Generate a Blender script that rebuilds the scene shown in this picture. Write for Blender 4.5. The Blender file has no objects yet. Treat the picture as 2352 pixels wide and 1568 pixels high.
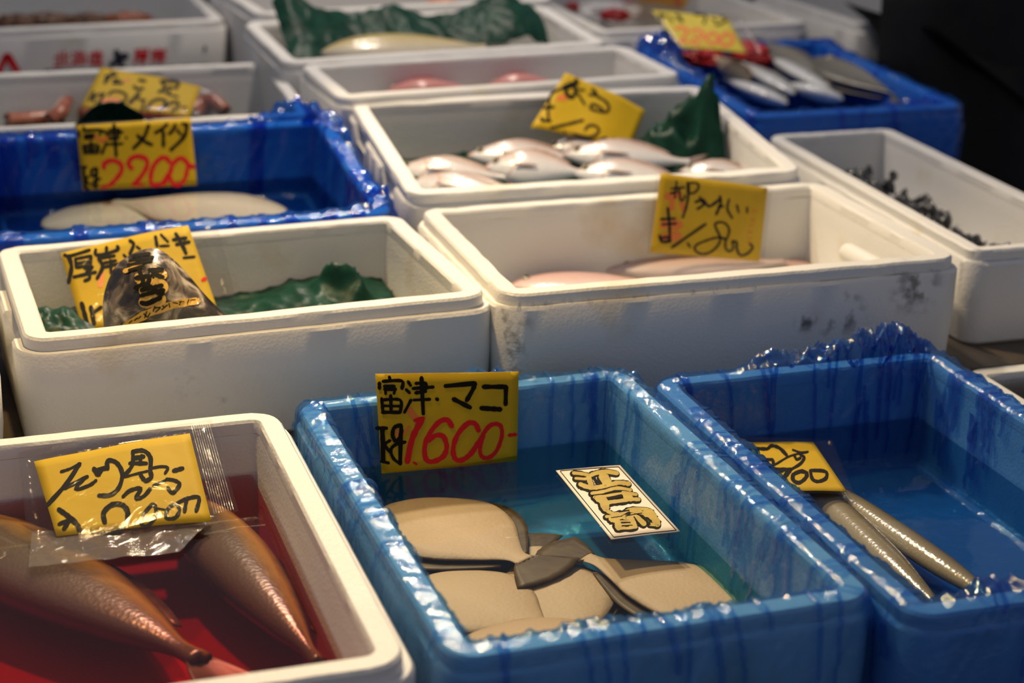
import bpy, bmesh, math, random
from mathutils import Vector, Matrix, noise

# ------------------------------------------------------------------ camera, world, lights, exposure
SC = bpy.context.scene
COL = SC.collection
EYE = Vector((0, 0, 1.45))
PITCH, YAW, ROLL, FPX = 0.33348731, 0.3111878, 0.00887478, 4180.7


def cam_axes():
    p, y, r = PITCH, YAW, ROLL
    fw = Vector((math.sin(y) * math.cos(p), math.cos(y) * math.cos(p), -math.sin(p)))
    rt = Vector((math.cos(y), -math.sin(y), 0))
    up = rt.cross(fw)
    return math.cos(r) * rt + math.sin(r) * up, -math.sin(r) * rt + math.cos(r) * up, fw


RT, UP, FW = cam_axes()
cd = bpy.data.cameras.new('camera')
cam = bpy.data.objects.new('camera', cd)
COL.objects.link(cam)
m = Matrix((RT, UP, -FW)).transposed().to_4x4()
m.translation = EYE
cam.matrix_world = m
cd.sensor_width = 36
cd.lens = FPX / 2352 * 36
cd.clip_start = .02
cd.dof.use_dof = True
cd.dof.focus_distance = 1.93
cd.dof.aperture_fstop = 3.6
SC.camera = cam

w = bpy.data.worlds.new('world')
SC.world = w
w.use_nodes = True
bg = w.node_tree.nodes['Background']
bg.inputs[0].default_value = (.82, .84, 1.0, 1)
bg.inputs[1].default_value = .235


def bulb(name, p, power, col, cone, aim=(0, 0, -1), r=.05):
    """a bare bulb under an enamel shade: light only goes down in a cone"""
    l = bpy.data.lights.new(name, 'SPOT')
    l.spot_size = math.radians(cone)
    l.spot_blend = .6
    l.energy = power
    l.color = col
    l.shadow_soft_size = r
    o = bpy.data.objects.new(name, l)
    o.location = EYE + Vector(p)
    o.rotation_euler = Vector(aim).to_track_quat('-Z', 'Y').to_euler()
    COL.objects.link(o)


bulb('hanging_lamp', (.16, 2.02, .42), 42, (1, .68, .28), 92, (.02, -.46, -1))
bulb('hanging_lamp', (.55, 2.66, .56), 84, (1, .77, .46), 88, (0, -.60, -1))
bulb('hanging_lamp', (.85, 3.12, .80), 56, (1, .86, .72), 100, (0, -.32, -1))
bulb('hanging_lamp', (1.0, 4.10, 1.10), 36, (1, .88, .76), 112, (0, -.2, -1))
SC.view_settings.view_transform = 'Standard'
SC.view_settings.look = 'None'
SC.view_settings.gamma = 1
SC.view_settings.exposure = 0
SC.cycles.transparent_max_bounces = 24

random.seed(7)
# ------------------------------------------------------------------ picking points along sight lines onto real planes


def ray(px, py):
    return FW * FPX + RT * (px - 1176) - UP * (py - 784)


def at(px, py, ax, val):
    """point seen at a pixel on the world plane axis = val (camera relative)"""
    d = ray(px, py)
    return EYE + d * (val / d['xyz'.index(ax)])


def atz(px, py, z):
    return at(px, py, 'z', z)


def onplane(px, py, P, N):
    d = ray(px, py)
    return EYE + d * ((P - EYE).dot(N) / d.dot(N))


# ------------------------------------------------------------------ materials
MATS = {}


def nodes_of(name):
    mt = bpy.data.materials.new(name)
    mt.use_nodes = True
    nt = mt.node_tree
    nt.nodes.clear()
    out = nt.nodes.new('ShaderNodeOutputMaterial')
    return mt, nt, out


def N(nt, typ, **kw):
    n = nt.nodes.new(typ)
    for k, v in kw.items():
        if k in n.inputs:
            n.inputs[k].default_value = v
        else:
            setattr(n, k, v)
    return n


def noise_col(nt, a, b, scale, detail=4, lo=.35, hi=.65, coord='Object'):
    tc = N(nt, 'ShaderNodeTexCoord')
    nz = N(nt, 'ShaderNodeTexNoise', Scale=scale, Detail=detail)
    nt.links.new(tc.outputs[coord], nz.inputs['Vector'])
    rp = N(nt, 'ShaderNodeValToRGB')
    rp.color_ramp.elements[0].position = lo
    rp.color_ramp.elements[1].position = hi
    rp.color_ramp.elements[0].color = (*a, 1)
    rp.color_ramp.elements[1].color = (*b, 1)
    nt.links.new(nz.outputs['Fac'], rp.inputs['Fac'])
    return rp.outputs['Color'], tc


def simple(name, a, b=None, scale=20, rough=.5, bump=0, bscale=80, spec=.5, coat=0, metal=0, trans=0, lo=.35, hi=.65):
    if name in MATS:
        return MATS[name]
    mt, nt, out = nodes_of(name)
    p = N(nt, 'ShaderNodeBsdfPrincipled')
    p.inputs['Roughness'].default_value = rough
    p.inputs['Specular IOR Level'].default_value = spec
    p.inputs['Coat Weight'].default_value = coat
    p.inputs['Coat Roughness'].default_value = .08
    p.inputs['Metallic'].default_value = metal
    c, tc = noise_col(nt, a, b or a, scale, lo=lo, hi=hi)
    nt.links.new(c, p.inputs['Base Color'])
    if bump:
        nz = N(nt, 'ShaderNodeTexNoise', Scale=bscale, Detail=5)
        nt.links.new(tc.outputs['Object'], nz.inputs['Vector'])
        bp = N(nt, 'ShaderNodeBump', Strength=bump, Distance=.004)
        nt.links.new(nz.outputs['Fac'], bp.inputs['Height'])
        nt.links.new(bp.outputs['Normal'], p.inputs['Normal'])
    sh = p.outputs[0]
    if trans:
        tr = N(nt, 'ShaderNodeBsdfTranslucent')
        nt.links.new(c, tr.inputs['Color'])
        mx = N(nt, 'ShaderNodeMixShader')
        mx.inputs[0].default_value = trans
        nt.links.new(sh, mx.inputs[1])
        nt.links.new(tr.outputs[0], mx.inputs[2])
        sh = mx.outputs[0]
    nt.links.new(sh, out.inputs['Surface'])
    MATS[name] = mt
    return mt


def foam_mat(name='white_foam', base=(.70, .69, .665), stain=(.60, .53, .38), smudges=(), stain_lo=.62):
    """expanded polystyrene: beads in relief, faint yellow water stains, dark scuffs where the box is worn"""
    if name in MATS:
        return MATS[name]
    mt, nt, out = nodes_of(name)
    p = N(nt, 'ShaderNodeBsdfPrincipled', Roughness=.45)
    p.inputs['Specular IOR Level'].default_value = .35
    c, tc = noise_col(nt, base, stain, 9, detail=8, lo=stain_lo, hi=.80)
    geo = N(nt, 'ShaderNodeNewGeometry')
    cur = c
    for (pt, rad, dens) in smudges:
        vm = N(nt, 'ShaderNodeVectorMath', operation='DISTANCE')
        vm.inputs[1].default_value = pt
        nt.links.new(geo.outputs['Position'], vm.inputs[0])
        mr = N(nt, 'ShaderNodeMapRange')
        mr.inputs['From Min'].default_value = rad
        mr.inputs['From Max'].default_value = rad * .3
        nt.links.new(vm.outputs['Value'], mr.inputs['Value'])
        nz = N(nt, 'ShaderNodeTexNoise', Scale=55, Detail=7)
        nt.links.new(geo.outputs['Position'], nz.inputs['Vector'])
        rp = N(nt, 'ShaderNodeMapRange')
        rp.inputs['From Min'].default_value = .50
        rp.inputs['From Max'].default_value = .66
        rp.inputs['To Max'].default_value = dens
        nt.links.new(nz.outputs['Fac'], rp.inputs['Value'])
        mu = N(nt, 'ShaderNodeMath', operation='MULTIPLY')
        nt.links.new(mr.outputs[0], mu.inputs[0])
        nt.links.new(rp.outputs[0], mu.inputs[1])
        mx = N(nt, 'ShaderNodeMixRGB')
        mx.inputs[2].default_value = (.03, .028, .025, 1)
        nt.links.new(mu.outputs[0], mx.inputs[0])
        nt.links.new(cur, mx.inputs[1])
        cur = mx.outputs[0]
    nt.links.new(cur, p.inputs['Base Color'])
    vo = N(nt, 'ShaderNodeTexVoronoi', Scale=260)
    nt.links.new(tc.outputs['Object'], vo.inputs['Vector'])
    bp = N(nt, 'ShaderNodeBump', Strength=.22, Distance=.0015)
    nt.links.new(vo.outputs['Distance'], bp.inputs['Height'])
    nt.links.new(bp.outputs['Normal'], p.inputs['Normal'])
    nt.links.new(p.outputs[0], out.inputs['Surface'])
    MATS[name] = mt
    return mt


def film_mat(name, tint, haze=(.10, .22, .5), hz=.10, rough=.05, bump=.5, gmax=.27, gmin=.022):
    """thin coloured plastic film: light passes tinted, a little is scattered, the rest glances off the wrinkles"""
    if name in MATS:
        return MATS[name]
    mt, nt, out = nodes_of(name)
    tc = N(nt, 'ShaderNodeTexCoord')
    nz = N(nt, 'ShaderNodeTexNoise', Scale=36, Detail=9, Distortion=2.4)
    nt.links.new(tc.outputs['Object'], nz.inputs['Vector'])
    bp = N(nt, 'ShaderNodeBump', Strength=bump, Distance=.004)
    nt.links.new(nz.outputs['Fac'], bp.inputs['Height'])
    tr = N(nt, 'ShaderNodeBsdfTransparent')
    tr.inputs[0].default_value = (*tint, 1)
    df = N(nt, 'ShaderNodeBsdfDiffuse')
    df.inputs[0].default_value = (*haze, 1)
    m1 = N(nt, 'ShaderNodeMixShader')
    m1.inputs[0].default_value = hz
    nt.links.new(tr.outputs[0], m1.inputs[1])
    nt.links.new(df.outputs[0], m1.inputs[2])
    gl = N(nt, 'ShaderNodeBsdfGlossy', Roughness=rough)
    nt.links.new(bp.outputs['Normal'], gl.inputs['Normal'])
    lw = N(nt, 'ShaderNodeLayerWeight', Blend=.25)
    fr = N(nt, 'ShaderNodeMapRange')
    fr.inputs['To Min'].default_value = gmin
    fr.inputs['To Max'].default_value = gmax
    nt.links.new(lw.outputs['Facing'], fr.inputs['Value'])
    m2 = N(nt, 'ShaderNodeMixShader')
    nt.links.new(fr.outputs[0], m2.inputs[0])
    nt.links.new(m1.outputs[0], m2.inputs[1])
    nt.links.new(gl.outputs[0], m2.inputs[2])
    nt.links.new(m2.outputs[0], out.inputs['Surface'])
    MATS[name] = mt
    return mt


def water_mats(name, col, dens):
    mts = []
    for top in (True, False):
        mt, nt, out = nodes_of(name + ('_surface' if top else '_side'))
        tr = N(nt, 'ShaderNodeBsdfTransparent')
        sh = tr.outputs[0]
        if top:
            tc = N(nt, 'ShaderNodeTexCoord')
            nz = N(nt, 'ShaderNodeTexNoise', Scale=14, Detail=2)
            nt.links.new(tc.outputs['Object'], nz.inputs['Vector'])
            bp = N(nt, 'ShaderNodeBump', Strength=.12, Distance=.004)
            nt.links.new(nz.outputs['Fac'], bp.inputs['Height'])
            gl = N(nt, 'ShaderNodeBsdfGlossy', Roughness=.02)
            nt.links.new(bp.outputs['Normal'], gl.inputs['Normal'])
            fr = N(nt, 'ShaderNodeFresnel', IOR=1.33)
            mx = N(nt, 'ShaderNodeMixShader')
            nt.links.new(fr.outputs[0], mx.inputs[0])
            nt.links.new(sh, mx.inputs[1])
            nt.links.new(gl.outputs[0], mx.inputs[2])
            sh = mx.outputs[0]
        nt.links.new(sh, out.inputs['Surface'])
        va = N(nt, 'ShaderNodeVolumeAbsorption')
        va.inputs['Color'].default_value = (*col, 1)
        va.inputs['Density'].default_value = dens
        nt.links.new(va.outputs[0], out.inputs['Volume'])
        mts.append(mt)
    return mts


def fish_mat(name, back, side, belly, gill=None, rough=.28, lo=-.15, hi=.45, edge=None, stripe=None):
    """colour runs from belly to back across the body; attribute uvw = (along, belly..back, up)"""
    if name in MATS:
        return MATS[name]
    mt, nt, out = nodes_of(name)
    at_ = N(nt, 'ShaderNodeAttribute', attribute_name='uvw')
    sx = N(nt, 'ShaderNodeSeparateXYZ')
    nt.links.new(at_.outputs['Vector'], sx.inputs[0])
    tc = N(nt, 'ShaderNodeTexCoord')
    nz = N(nt, 'ShaderNodeTexNoise', Scale=45, Detail=5)
    nt.links.new(tc.outputs['Object'], nz.inputs['Vector'])
    ad = N(nt, 'ShaderNodeMath', operation='MULTIPLY_ADD')
    ad.inputs[1].default_value = .35
    nt.links.new(nz.outputs['Fac'], ad.inputs[0])
    nt.links.new(sx.outputs['Y'], ad.inputs[2])
    mr = N(nt, 'ShaderNodeMapRange')
    mr.inputs['From Min'].default_value = -1
    mr.inputs['From Max'].default_value = 1.3
    nt.links.new(ad.outputs[0], mr.inputs['Value'])
    rp = N(nt, 'ShaderNodeValToRGB')
    e = rp.color_ramp.elements
    e[0].position = .2
    e[0].color = (*belly, 1)
    e[1].position = .92
    e[1].color = (*back, 1)
    k = e.new(.5 + lo * .2)
    k.color = (*side, 1)
    if edge:
        e[0].position, e[0].color = .06, (*edge, 1)
        k = e.new(.18)
        k.color = (*belly, 1)
        k = e.new(.90)
        k.color = (*back, 1)
        e[len(e) - 1].position, e[len(e) - 1].color = .99, (*edge, 1)
    if stripe:
        k = e.new(.70)
        k.color = (*stripe, 1)
    nt.links.new(mr.outputs[0], rp.inputs['Fac'])
    c = rp.outputs['Color']
    if gill:
        # gill cover edge and snout carry their own tint
        for (t0, wd, colr, st) in gill:
            sb = N(nt, 'ShaderNodeMath', operation='SUBTRACT')
            sb.inputs[1].default_value = t0
            # the edge curves back with height
            cv = N(nt, 'ShaderNodeMath', operation='MULTIPLY_ADD')
            y2 = N(nt, 'ShaderNodeMath', operation='POWER')
            y2.inputs[1].default_value = 2
            nt.links.new(sx.outputs['Y'], y2.inputs[0])
            cv.inputs[1].default_value = .10
            nt.links.new(y2.outputs[0], cv.inputs[0])
            nt.links.new(sx.outputs['X'], cv.inputs[2])
            nt.links.new(cv.outputs[0], sb.inputs[0])
            ab = N(nt, 'ShaderNodeMath', operation='ABSOLUTE')
            nt.links.new(sb.outputs[0], ab.inputs[0])
            m2 = N(nt, 'ShaderNodeMapRange')
            m2.inputs['From Min'].default_value = wd
            m2.inputs['From Max'].default_value = wd * .3
            m2.inputs['To Max'].default_value = st
            nt.links.new(ab.outputs[0], m2.inputs['Value'])
            mx = N(nt, 'ShaderNodeMixRGB')
            mx.inputs[2].default_value = (*colr, 1)
            nt.links.new(m2.outputs[0], mx.inputs[0])
            nt.links.new(c, mx.inputs[1])
            c = mx.outputs[0]
    p = N(nt, 'ShaderNodeBsdfPrincipled', Roughness=rough)
    p.inputs['Specular IOR Level'].default_value = .6
    nt.links.new(c, p.inputs['Base Color'])
    vo = N(nt, 'ShaderNodeTexVoronoi', Scale=230)
    nt.links.new(tc.outputs['Object'], vo.inputs['Vector'])
    bp = N(nt, 'ShaderNodeBump', Strength=.12, Distance=.002)
    nt.links.new(vo.outputs['Distance'], bp.inputs['Height'])
    nt.links.new(bp.outputs['Normal'], p.inputs['Normal'])
    nt.links.new(p.outputs[0], out.inputs['Surface'])
    MATS[name] = mt
    return mt


FOAM = foam_mat()
FOAM_WARM = foam_mat('stained_foam', (.70, .68, .62), (.56, .45, .28), stain_lo=.55)
PAPER = simple('yellow_paper', (.60, .385, .008), (.66, .445, .011), 12, .6, .25, 26, spec=.25, trans=.18)
INK = simple('black_marker', (.008, .007, .005), rough=.75, spec=.12)
RED_INK = simple('red_marker', (.62, .012, .018), rough=.7, spec=.15)
ORANGE = simple('orange_print', (.66, .17, .012), rough=.5)
CLEAR = film_mat('clear_film', (.95, .95, .95), (.8, .8, .8), .004, .07, .14, .11, .010)
GREEN = simple('green_plastic_sheet', (.004, .036, .023), (.008, .060, .038), 30, .40, .25, 40, spec=.22, trans=.2)

# ------------------------------------------------------------------ mesh helpers


def link(name, V, F, mat, parent=None, smooth=True, attr=None, fm=None, sharp=False):
    o_ = parent_loc(parent) if parent else None
    me = bpy.data.meshes.new(name)
    off = o_ if o_ else Vector((0, 0, 0))
    me.from_pydata([tuple(Vector(v) - off) for v in V], [], F)
    for mm in (mat if isinstance(mat, (list, tuple)) else [mat]):
        me.materials.append(mm)
    if smooth:
        me.polygons.foreach_set('use_smooth', [True] * len(me.polygons))
    if fm:
        me.polygons.foreach_set('material_index', fm)
    if attr:
        a = me.attributes.new('uvw', 'FLOAT_VECTOR', 'POINT')
        a.data.foreach_set('vector', [c for t in attr for c in t])
    me.update()
    if sharp:
        me.set_sharp_from_angle(angle=math.radians(38))
    o = bpy.data.objects.new(name, me)
    COL.objects.link(o)
    if parent:
        o.parent = parent
    return o


def parent_loc(p):
    v = Vector(p.location)
    while p.parent:
        p = p.parent
        v += Vector(p.location)
    return v


def tag(o, label, cat, group=None, kind=None):
    o['label'] = label
    o['category'] = cat
    if group:
        o['group'] = group
    if kind:
        o['kind'] = kind
    return o


def thing(name, label, cat, loc, group=None):
    o = bpy.data.objects.new(name, None)
    o.empty_display_size = .05
    COL.objects.link(o)
    o.location = loc
    return tag(o, label, cat, group)


def center_mesh(o):
    """move a top-level mesh's origin to the bottom centre of its shape"""
    me = o.data
    n = len(me.vertices)
    c = Vector((sum(v.co.x for v in me.vertices) / n, sum(v.co.y for v in me.vertices) / n, min(v.co.z for v in me.vertices)))
    for v in me.vertices:
        v.co -= c
    o.location = c
    return o


def grid_faces(nr, nc, close=False, base=0):
    F = []
    for i in range(nr - 1):
        for j in range(nc if close else nc - 1):
            a = base + i * nc + j
            b = base + i * nc + (j + 1) % nc
            F.append((a, b, b + nc, a + nc))
    return F


def slab_box(V, F, lo, hi):
    b = len(V)
    for z in (lo[2], hi[2]):
        V += [Vector((lo[0], lo[1], z)), Vector((hi[0], lo[1], z)), Vector((hi[0], hi[1], z)), Vector((lo[0], hi[1], z))]
    F += [(b + 3, b + 2, b + 1, b), (b + 4, b + 5, b + 6, b + 7)]
    for i in range(4):
        j = (i + 1) % 4
        F.append((b + i, b + j, b + 4 + j, b + 4 + i))


def rrect(W, D, r, o, nc=7, ns=24):
    """rounded rectangle grown by o; returns points and (side, fraction) ids, always the same count"""
    w, d = W / 2 + o, D / 2 + o
    rr = max(r + o, .006)
    pts, ids = [], []
    cs = [(w - rr, -d + rr, -90), (w - rr, d - rr, 0), (-w + rr, d - rr, 90), (-w + rr, -d + rr, 180)]
    for k in range(4):
        cx, cy, a0 = cs[k]
        for i in range(nc + 1):
            a = math.radians(a0 + 90 * i / nc)
            pts.append((cx + rr * math.cos(a), cy + rr * math.sin(a)))
            ids.append((k, -1))
        nx, ny, a1 = cs[(k + 1) % 4]
        e = math.radians(a0 + 90)
        sx, sy = cx + rr * math.cos(e), cy + rr * math.sin(e)
        ex, ey = nx + rr * math.cos(e), ny + rr * math.sin(e)
        for i in range(1, ns):
            f = i / ns
            pts.append((sx + (ex - sx) * f, sy + (ey - sy) * f))
            ids.append((k, f))          # side 0 right(+x), 1 far(+y), 2 left, 3 near
    return pts, ids


class Box:
    pass


def foam_box(label, x, y, z, W, D, zb, yaw=0, tilt=0, fl=.010, wall=.025, r=.030, mat=None, floor=.024, chips=.0007,
             notch=(), seed=0, name='foam_box', lip=.015, group='white foam boxes on the stall', taper=.006):
    """open moulded foam box: outer wall, ledge, raised lip, inner wall and floor; the foot is cut level with the shelf"""
    mat = mat or FOAM
    T = Matrix.Translation(EYE + Vector((x, y, z))) @ Matrix.Rotation(yaw, 4, 'Z') @ Matrix.Rotation(tilt, 4, 'X')
    b = Box()
    b.T, b.W, b.D, b.r, b.wall, b.fl, b.zb = T, W, D, r, wall, fl, zb + EYE.z
    h = z - zb - abs(math.sin(tilt)) * D / 2
    b.zf = -(h - floor)
    root = thing(name, label, 'box', T @ Vector((0, 0, -h)), group)
    b.root = root
    bot = ('b',)
    body = [(fl - taper - .004, bot), (fl - taper, ('b+', .004)), (fl - .001, -.07), (fl, -lip - .004), (fl - .003, -lip), (.0005, -lip), (-wall, -lip), (-wall - .003, -lip - .02),
            (-wall - .007, b.zf + .012), (-wall - .012, b.zf + .003), (-wall - .022, b.zf)]
    V = []
    n = 0
    for (o, zz) in body:
        pts, ids = rrect(W, D, r, o)
        n = len(pts)
        for (px, py), (sd, f) in zip(pts, ids):
            oo, lz = 0, zz
            q = Vector((px, py, 0))
            if isinstance(zz, tuple):
                P = T @ Vector((px, py, -h))
                P.z = b.zb + (zz[1] if len(zz) > 1 else 0)
            else:
                if zz in (-lip, -lip - .004) and o > -wall:
                    for (ns_, f0, f1) in notch:
                        if sd == ns_ and f0 < f < f1:
                            lz = zz - .026
                            if o > .002:
                                e = pts and (1 if sd == 0 else -1)
                                q.x -= e * (o - .001) if sd in (0, 2) else 0
                q.z = lz + chips * noise.noise(Vector((px * 60, py * 60, zz * 50 + seed)))
                P = T @ q
            V.append(P)
    F = grid_faces(len(body), n, True)
    c = len(V)
    V.append(T @ Vector((0, 0, b.zf)))
    k = (len(body) - 1) * n
    F += [(k + j, k + (j + 1) % n, c) for j in range(n)]
    c = len(V)
    P = T @ Vector((0, 0, -h))
    P.z = b.zb
    V.append(P)
    F += [((j + 1) % n, j, c) for j in range(n)]
    link('body', V, F, mat, root, sharp=True)
    rim = [(.0002, -lip + .0002), (0, -.003), (-.0025, 0), (-wall + .0025, 0), (-wall, -.003), (-wall - .0003, -lip + .0002)]
    V = []
    for (o, zz) in rim:
        pts, ids = rrect(W, D, r, o)
        for (px, py) in pts:
            ch = noise.noise(Vector((px * 70, py * 70, seed + 3.1)))
            ch2 = noise.noise(Vector((px * 14, py * 14, seed + 9.1)))
            dz = chips * ch + (-chips * 3.5 * max(0, ch2 - .25) * (1 + ch) if zz > -.004 else 0)
            V.append(T @ Vector((px, py, zz + dz)))
    F = grid_faces(len(rim), n, True)
    F += [((len(rim) - 1) * n + j, (len(rim) - 1) * n + (j + 1) % n, (j + 1) % n, j) for j in range(n)]
    link('rim', V, F, mat, root, sharp=True)
    return b


def ridge(v, p=3):
    return (1 - min(1, abs(noise.noise(v)) * 2.2)) ** p


def liner(b, tint_mat, seed, puffs=(), folds=26, hem=.11, amp=1.0, top=None, fold_w=(.006, .020)):
    """plastic film: up the inside wall, over the rim and down the outside, with wrinkles, doubled folds and bunched places.
    puffs: (side, fraction, width m, height m)"""
    T, W, D, r, wall, fl = b.T, b.W, b.D, b.r, b.wall, b.fl
    ctrl = [(-wall - .030, b.zf + .003), (-wall - .011, b.zf + .010), (-wall - .004, -.030), (-wall - .0015, -.004), (-wall + .002, .002), (-.002, .002),
            (.002, -.003), (.003, -.012), (fl + .0025, -.018), (fl + .004, -.05), (fl + .006, -hem)]
    prof = []
    for (a, c) in zip(ctrl, ctrl[1:]):
        L = math.hypot(c[0] - a[0], c[1] - a[1])
        k = max(2, int(L / .0042))
        for i in range(k):
            prof.append((a[0] + (c[0] - a[0]) * i / k, a[1] + (c[1] - a[1]) * i / k))
    prof.append(ctrl[-1])
    nr = len(prof)
    nor, arc = [], [0]
    for i in range(nr):
        p, q = prof[max(0, i - 1)], prof[min(nr - 1, i + 1)]
        dx, dz = q[0] - p[0], q[1] - p[1]
        L = math.hypot(dx, dz) or 1
        nor.append((-dz / L, dx / L))
        if i:
            arc.append(arc[-1] + math.hypot(prof[i][0] - prof[i - 1][0], prof[i][1] - prof[i - 1][1]))
    ns = int(max(W, D) / .0042)
    rows = [rrect(W, D, r, o, 9, ns) for (o, _) in prof]
    ids = rows[0][1]
    n = len(ids)
    ref = rrect(W, D, r, 0, 9, ns)[0]
    S = [0]
    for j in range(1, n):
        S.append(S[-1] + math.hypot(ref[j][0] - ref[j - 1][0], ref[j][1] - ref[j - 1][1]))
    pf = []
    for (sd, f, wd, ht) in puffs:
        j0 = min(range(n), key=lambda j: (0 if ids[j][0] == sd else 9) + abs((ids[j][1] if ids[j][1] >= 0 else -.0) - f))
        pf.append((ref[j0], wd, ht))

    def point(i, j, extra=0.0):
        x, y = rows[i][0][j]
        zz = prof[i][1]
        s, a = S[j], arc[i]
        rimness = math.exp(-((zz + .003) / .012) ** 2)
        # wrinkles running over the rim, then crinkle
        w1 = ridge(Vector((s * 34 + a * 14, a * 9 + s * 3, seed)), 5)
        w2 = ridge(Vector((s * 55, a * 40, seed + 5)), 3)
        w3 = ridge(Vector((s * 11 + a * 6, a * 4, seed + 11)), 6)
        d = .0006 + min(1, i / 9) * (amp * (.0024 * w1 + .0009 * w2 * (.4 + rimness) + .0034 * w3 * (.5 + .5 * rimness)) + extra)
        nx, nz = nor[i]
        # outward direction in plan
        if ids[j][1] >= 0:
            ox, oy = [(1, 0), (0, 1), (-1, 0), (0, -1)][ids[j][0]]
        else:
            k = ids[j][0]
            base = [(-90), 0, 90, 180][k]
            m0 = j
            while m0 > 0 and ids[m0 - 1] == ids[j]:
                m0 -= 1
            an = math.radians(base + 90 * (j - m0) / 9)
            ox, oy = math.cos(an), math.sin(an)
        px, py, pz = x + ox * nx * d, y + oy * nx * d, zz + nz * d
        for ((ux, uy), wd, ht) in pf:
            g = math.exp(-((ref[j][0] - ux) ** 2 + (ref[j][1] - uy) ** 2) / (wd * wd))
            if g > .02:
                cr = .35 + .9 * ridge(Vector((s * 45, a * 45, seed + 21)), 2)
                up = math.exp(-((zz + .002) / .022) ** 2)
                pz += ht * g * up * cr
                px += ox * ht * .25 * g * up * noise.noise(Vector((s * 40, a * 60, seed + 31)))
                py += oy * ht * .25 * g * up * noise.noise(Vector((s * 40, a * 60, seed + 32)))
        if i > nr - 6:
            pz += .010 * noise.noise(Vector((s * 18, seed, 2)))
        return T @ Vector((px, py, pz))

    V = [point(i, j) for i in range(nr) for j in range(n)]
    F = grid_faces(nr, n, True)
    c = len(V)
    V.append(T @ Vector((0, 0, b.zf + .003)))
    F += [((j + 1) % n, j, c) for j in range(n)]
    rnd = random.Random(seed)
    # doubled folds lying on the film
    for k in range(folds):
        j0 = rnd.randrange(n)
        wd = max(2, int(rnd.uniform(*fold_w) / .0042))
        i0 = rnd.randrange(0, int(nr * .45))
        i1 = min(nr - 2, i0 + rnd.randrange(int(nr * .25), int(nr * .75)))
        sl = rnd.uniform(-.35, .35)
        bb = len(V)
        for i in range(i0, i1 + 1):
            for q in range(wd + 1):
                j = int(j0 + q + sl * (i - i0)) % n
                V.append(point(i, j, .0012 + .0008 * math.sin(math.pi * q / wd)))
        F += grid_faces(i1 - i0 + 1, wd + 1, False, bb)
    return link('plastic_liner', V, F, tint_mat, b.root)


def water(b, zr, name, label, mats, inset=.004, res=26):
    """a body of water filling a box up to a level"""
    T, W, D = b.T, b.W, b.D
    zt = zr + EYE.z
    zl = zt - b.T.translation.z
    bot = b.zf + .005
    V = []
    top = b.wall + .006 + inset
    lay = [(-(b.wall + .020), None), (-top, 'top')]
    n = 0
    for (o, k) in lay:
        pts, _ = rrect(W, D, b.r, o, 6, 10)
        n = len(pts)
        for (px, py) in pts:
            P = T @ Vector((px, py, bot))
            if k:
                P.z = zt
            V.append(P)
    F = grid_faces(2, n, True)
    fm = [1] * len(F)
    F.append(tuple(range(n - 1, -1, -1)))
    fm.append(1)
    F.append(tuple(range(n, 2 * n)))
    fm.append(0)
    o = link(name, V, F, mats, None, False, fm=fm)
    center_mesh(o)
    return tag(o, label, 'water', kind='stuff')


# ------------------------------------------------------------------ setting
V, F = [], []
slab_box(V, F, (-6, -3, -.05), (8, 12, 0))
fl_ = link('floor', V, F, simple('wet_dark_concrete', (.018, .018, .018), (.03, .029, .028), 6, .35, .2, 30), smooth=False)
fl_['kind'] = 'structure'
V, F = [], []
slab_box(V, F, (-6, 9.0, 0), (8, 9.2, 4))
wl = link('wall_back', V, F, simple('dark_market_wall', (.03, .03, .032), (.045, .043, .04), 3, .8), smooth=False)
wl['kind'] = 'structure'

stall = thing('display_stand', 'dark two-step wooden stand under all the fish boxes', 'stand', (.7, 2.4, 0))
WOOD = simple('dark_wet_wood', (.05, .038, .026), (.09, .066, .045), 14, .5, .3, 40)
V, F = [], []
slab_box(V, F, (-.75, 1.05, EYE.z - .915), (1.72, 1.895, EYE.z - .885))
link('lower_shelf', V, F, WOOD, stall, False)
V, F = [], []
slab_box(V, F, (-.75, 1.905, EYE.z - .82), (1.76, 3.34, EYE.z - .79))
slab_box(V, F, (-.75, 3.34, EYE.z - .82), (2.40, 4.35, EYE.z - .79))
link('upper_shelf', V, F, WOOD, stall, False)
for lx in (-.70, .5, 1.64):
    for (ly, tz) in ((1.10, .915), (1.93, .82), (3.2, .82), (4.25, .82)):
        V, F = [], []
        slab_box(V, F, (lx, ly, 0), (lx + .06, ly + .06, EYE.z - tz))
        link('leg', V, F, WOOD, stall, False)

# ------------------------------------------------------------------ boxes
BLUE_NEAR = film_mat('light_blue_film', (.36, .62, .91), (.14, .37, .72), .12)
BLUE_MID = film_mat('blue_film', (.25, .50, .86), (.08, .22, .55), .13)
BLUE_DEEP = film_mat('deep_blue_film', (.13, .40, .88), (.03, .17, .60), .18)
EF = foam_mat('scuffed_foam', (.71, .695, .65), (.60, .50, .34), [
    (tuple(at(1150, 760, 'y', 1.92)), .045, .9), (tuple(at(1155, 830, 'y', 1.92)), .035, .9),
    (tuple(at(1930, 720, 'y', 1.92)), .040, .8), (tuple(at(1850, 735, 'y', 1.92)), .020, .8),
    (tuple(at(2100, 655, 'y', 1.92)), .045, .7)], .60)
DF = foam_mat('marked_foam', (.71, .70, .67), (.60, .52, .38), [(tuple(at(505, 930, 'y', 1.94)), .018, .8), (tuple(at(430, 870, 'y', 1.94)), .03, .35)])

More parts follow.
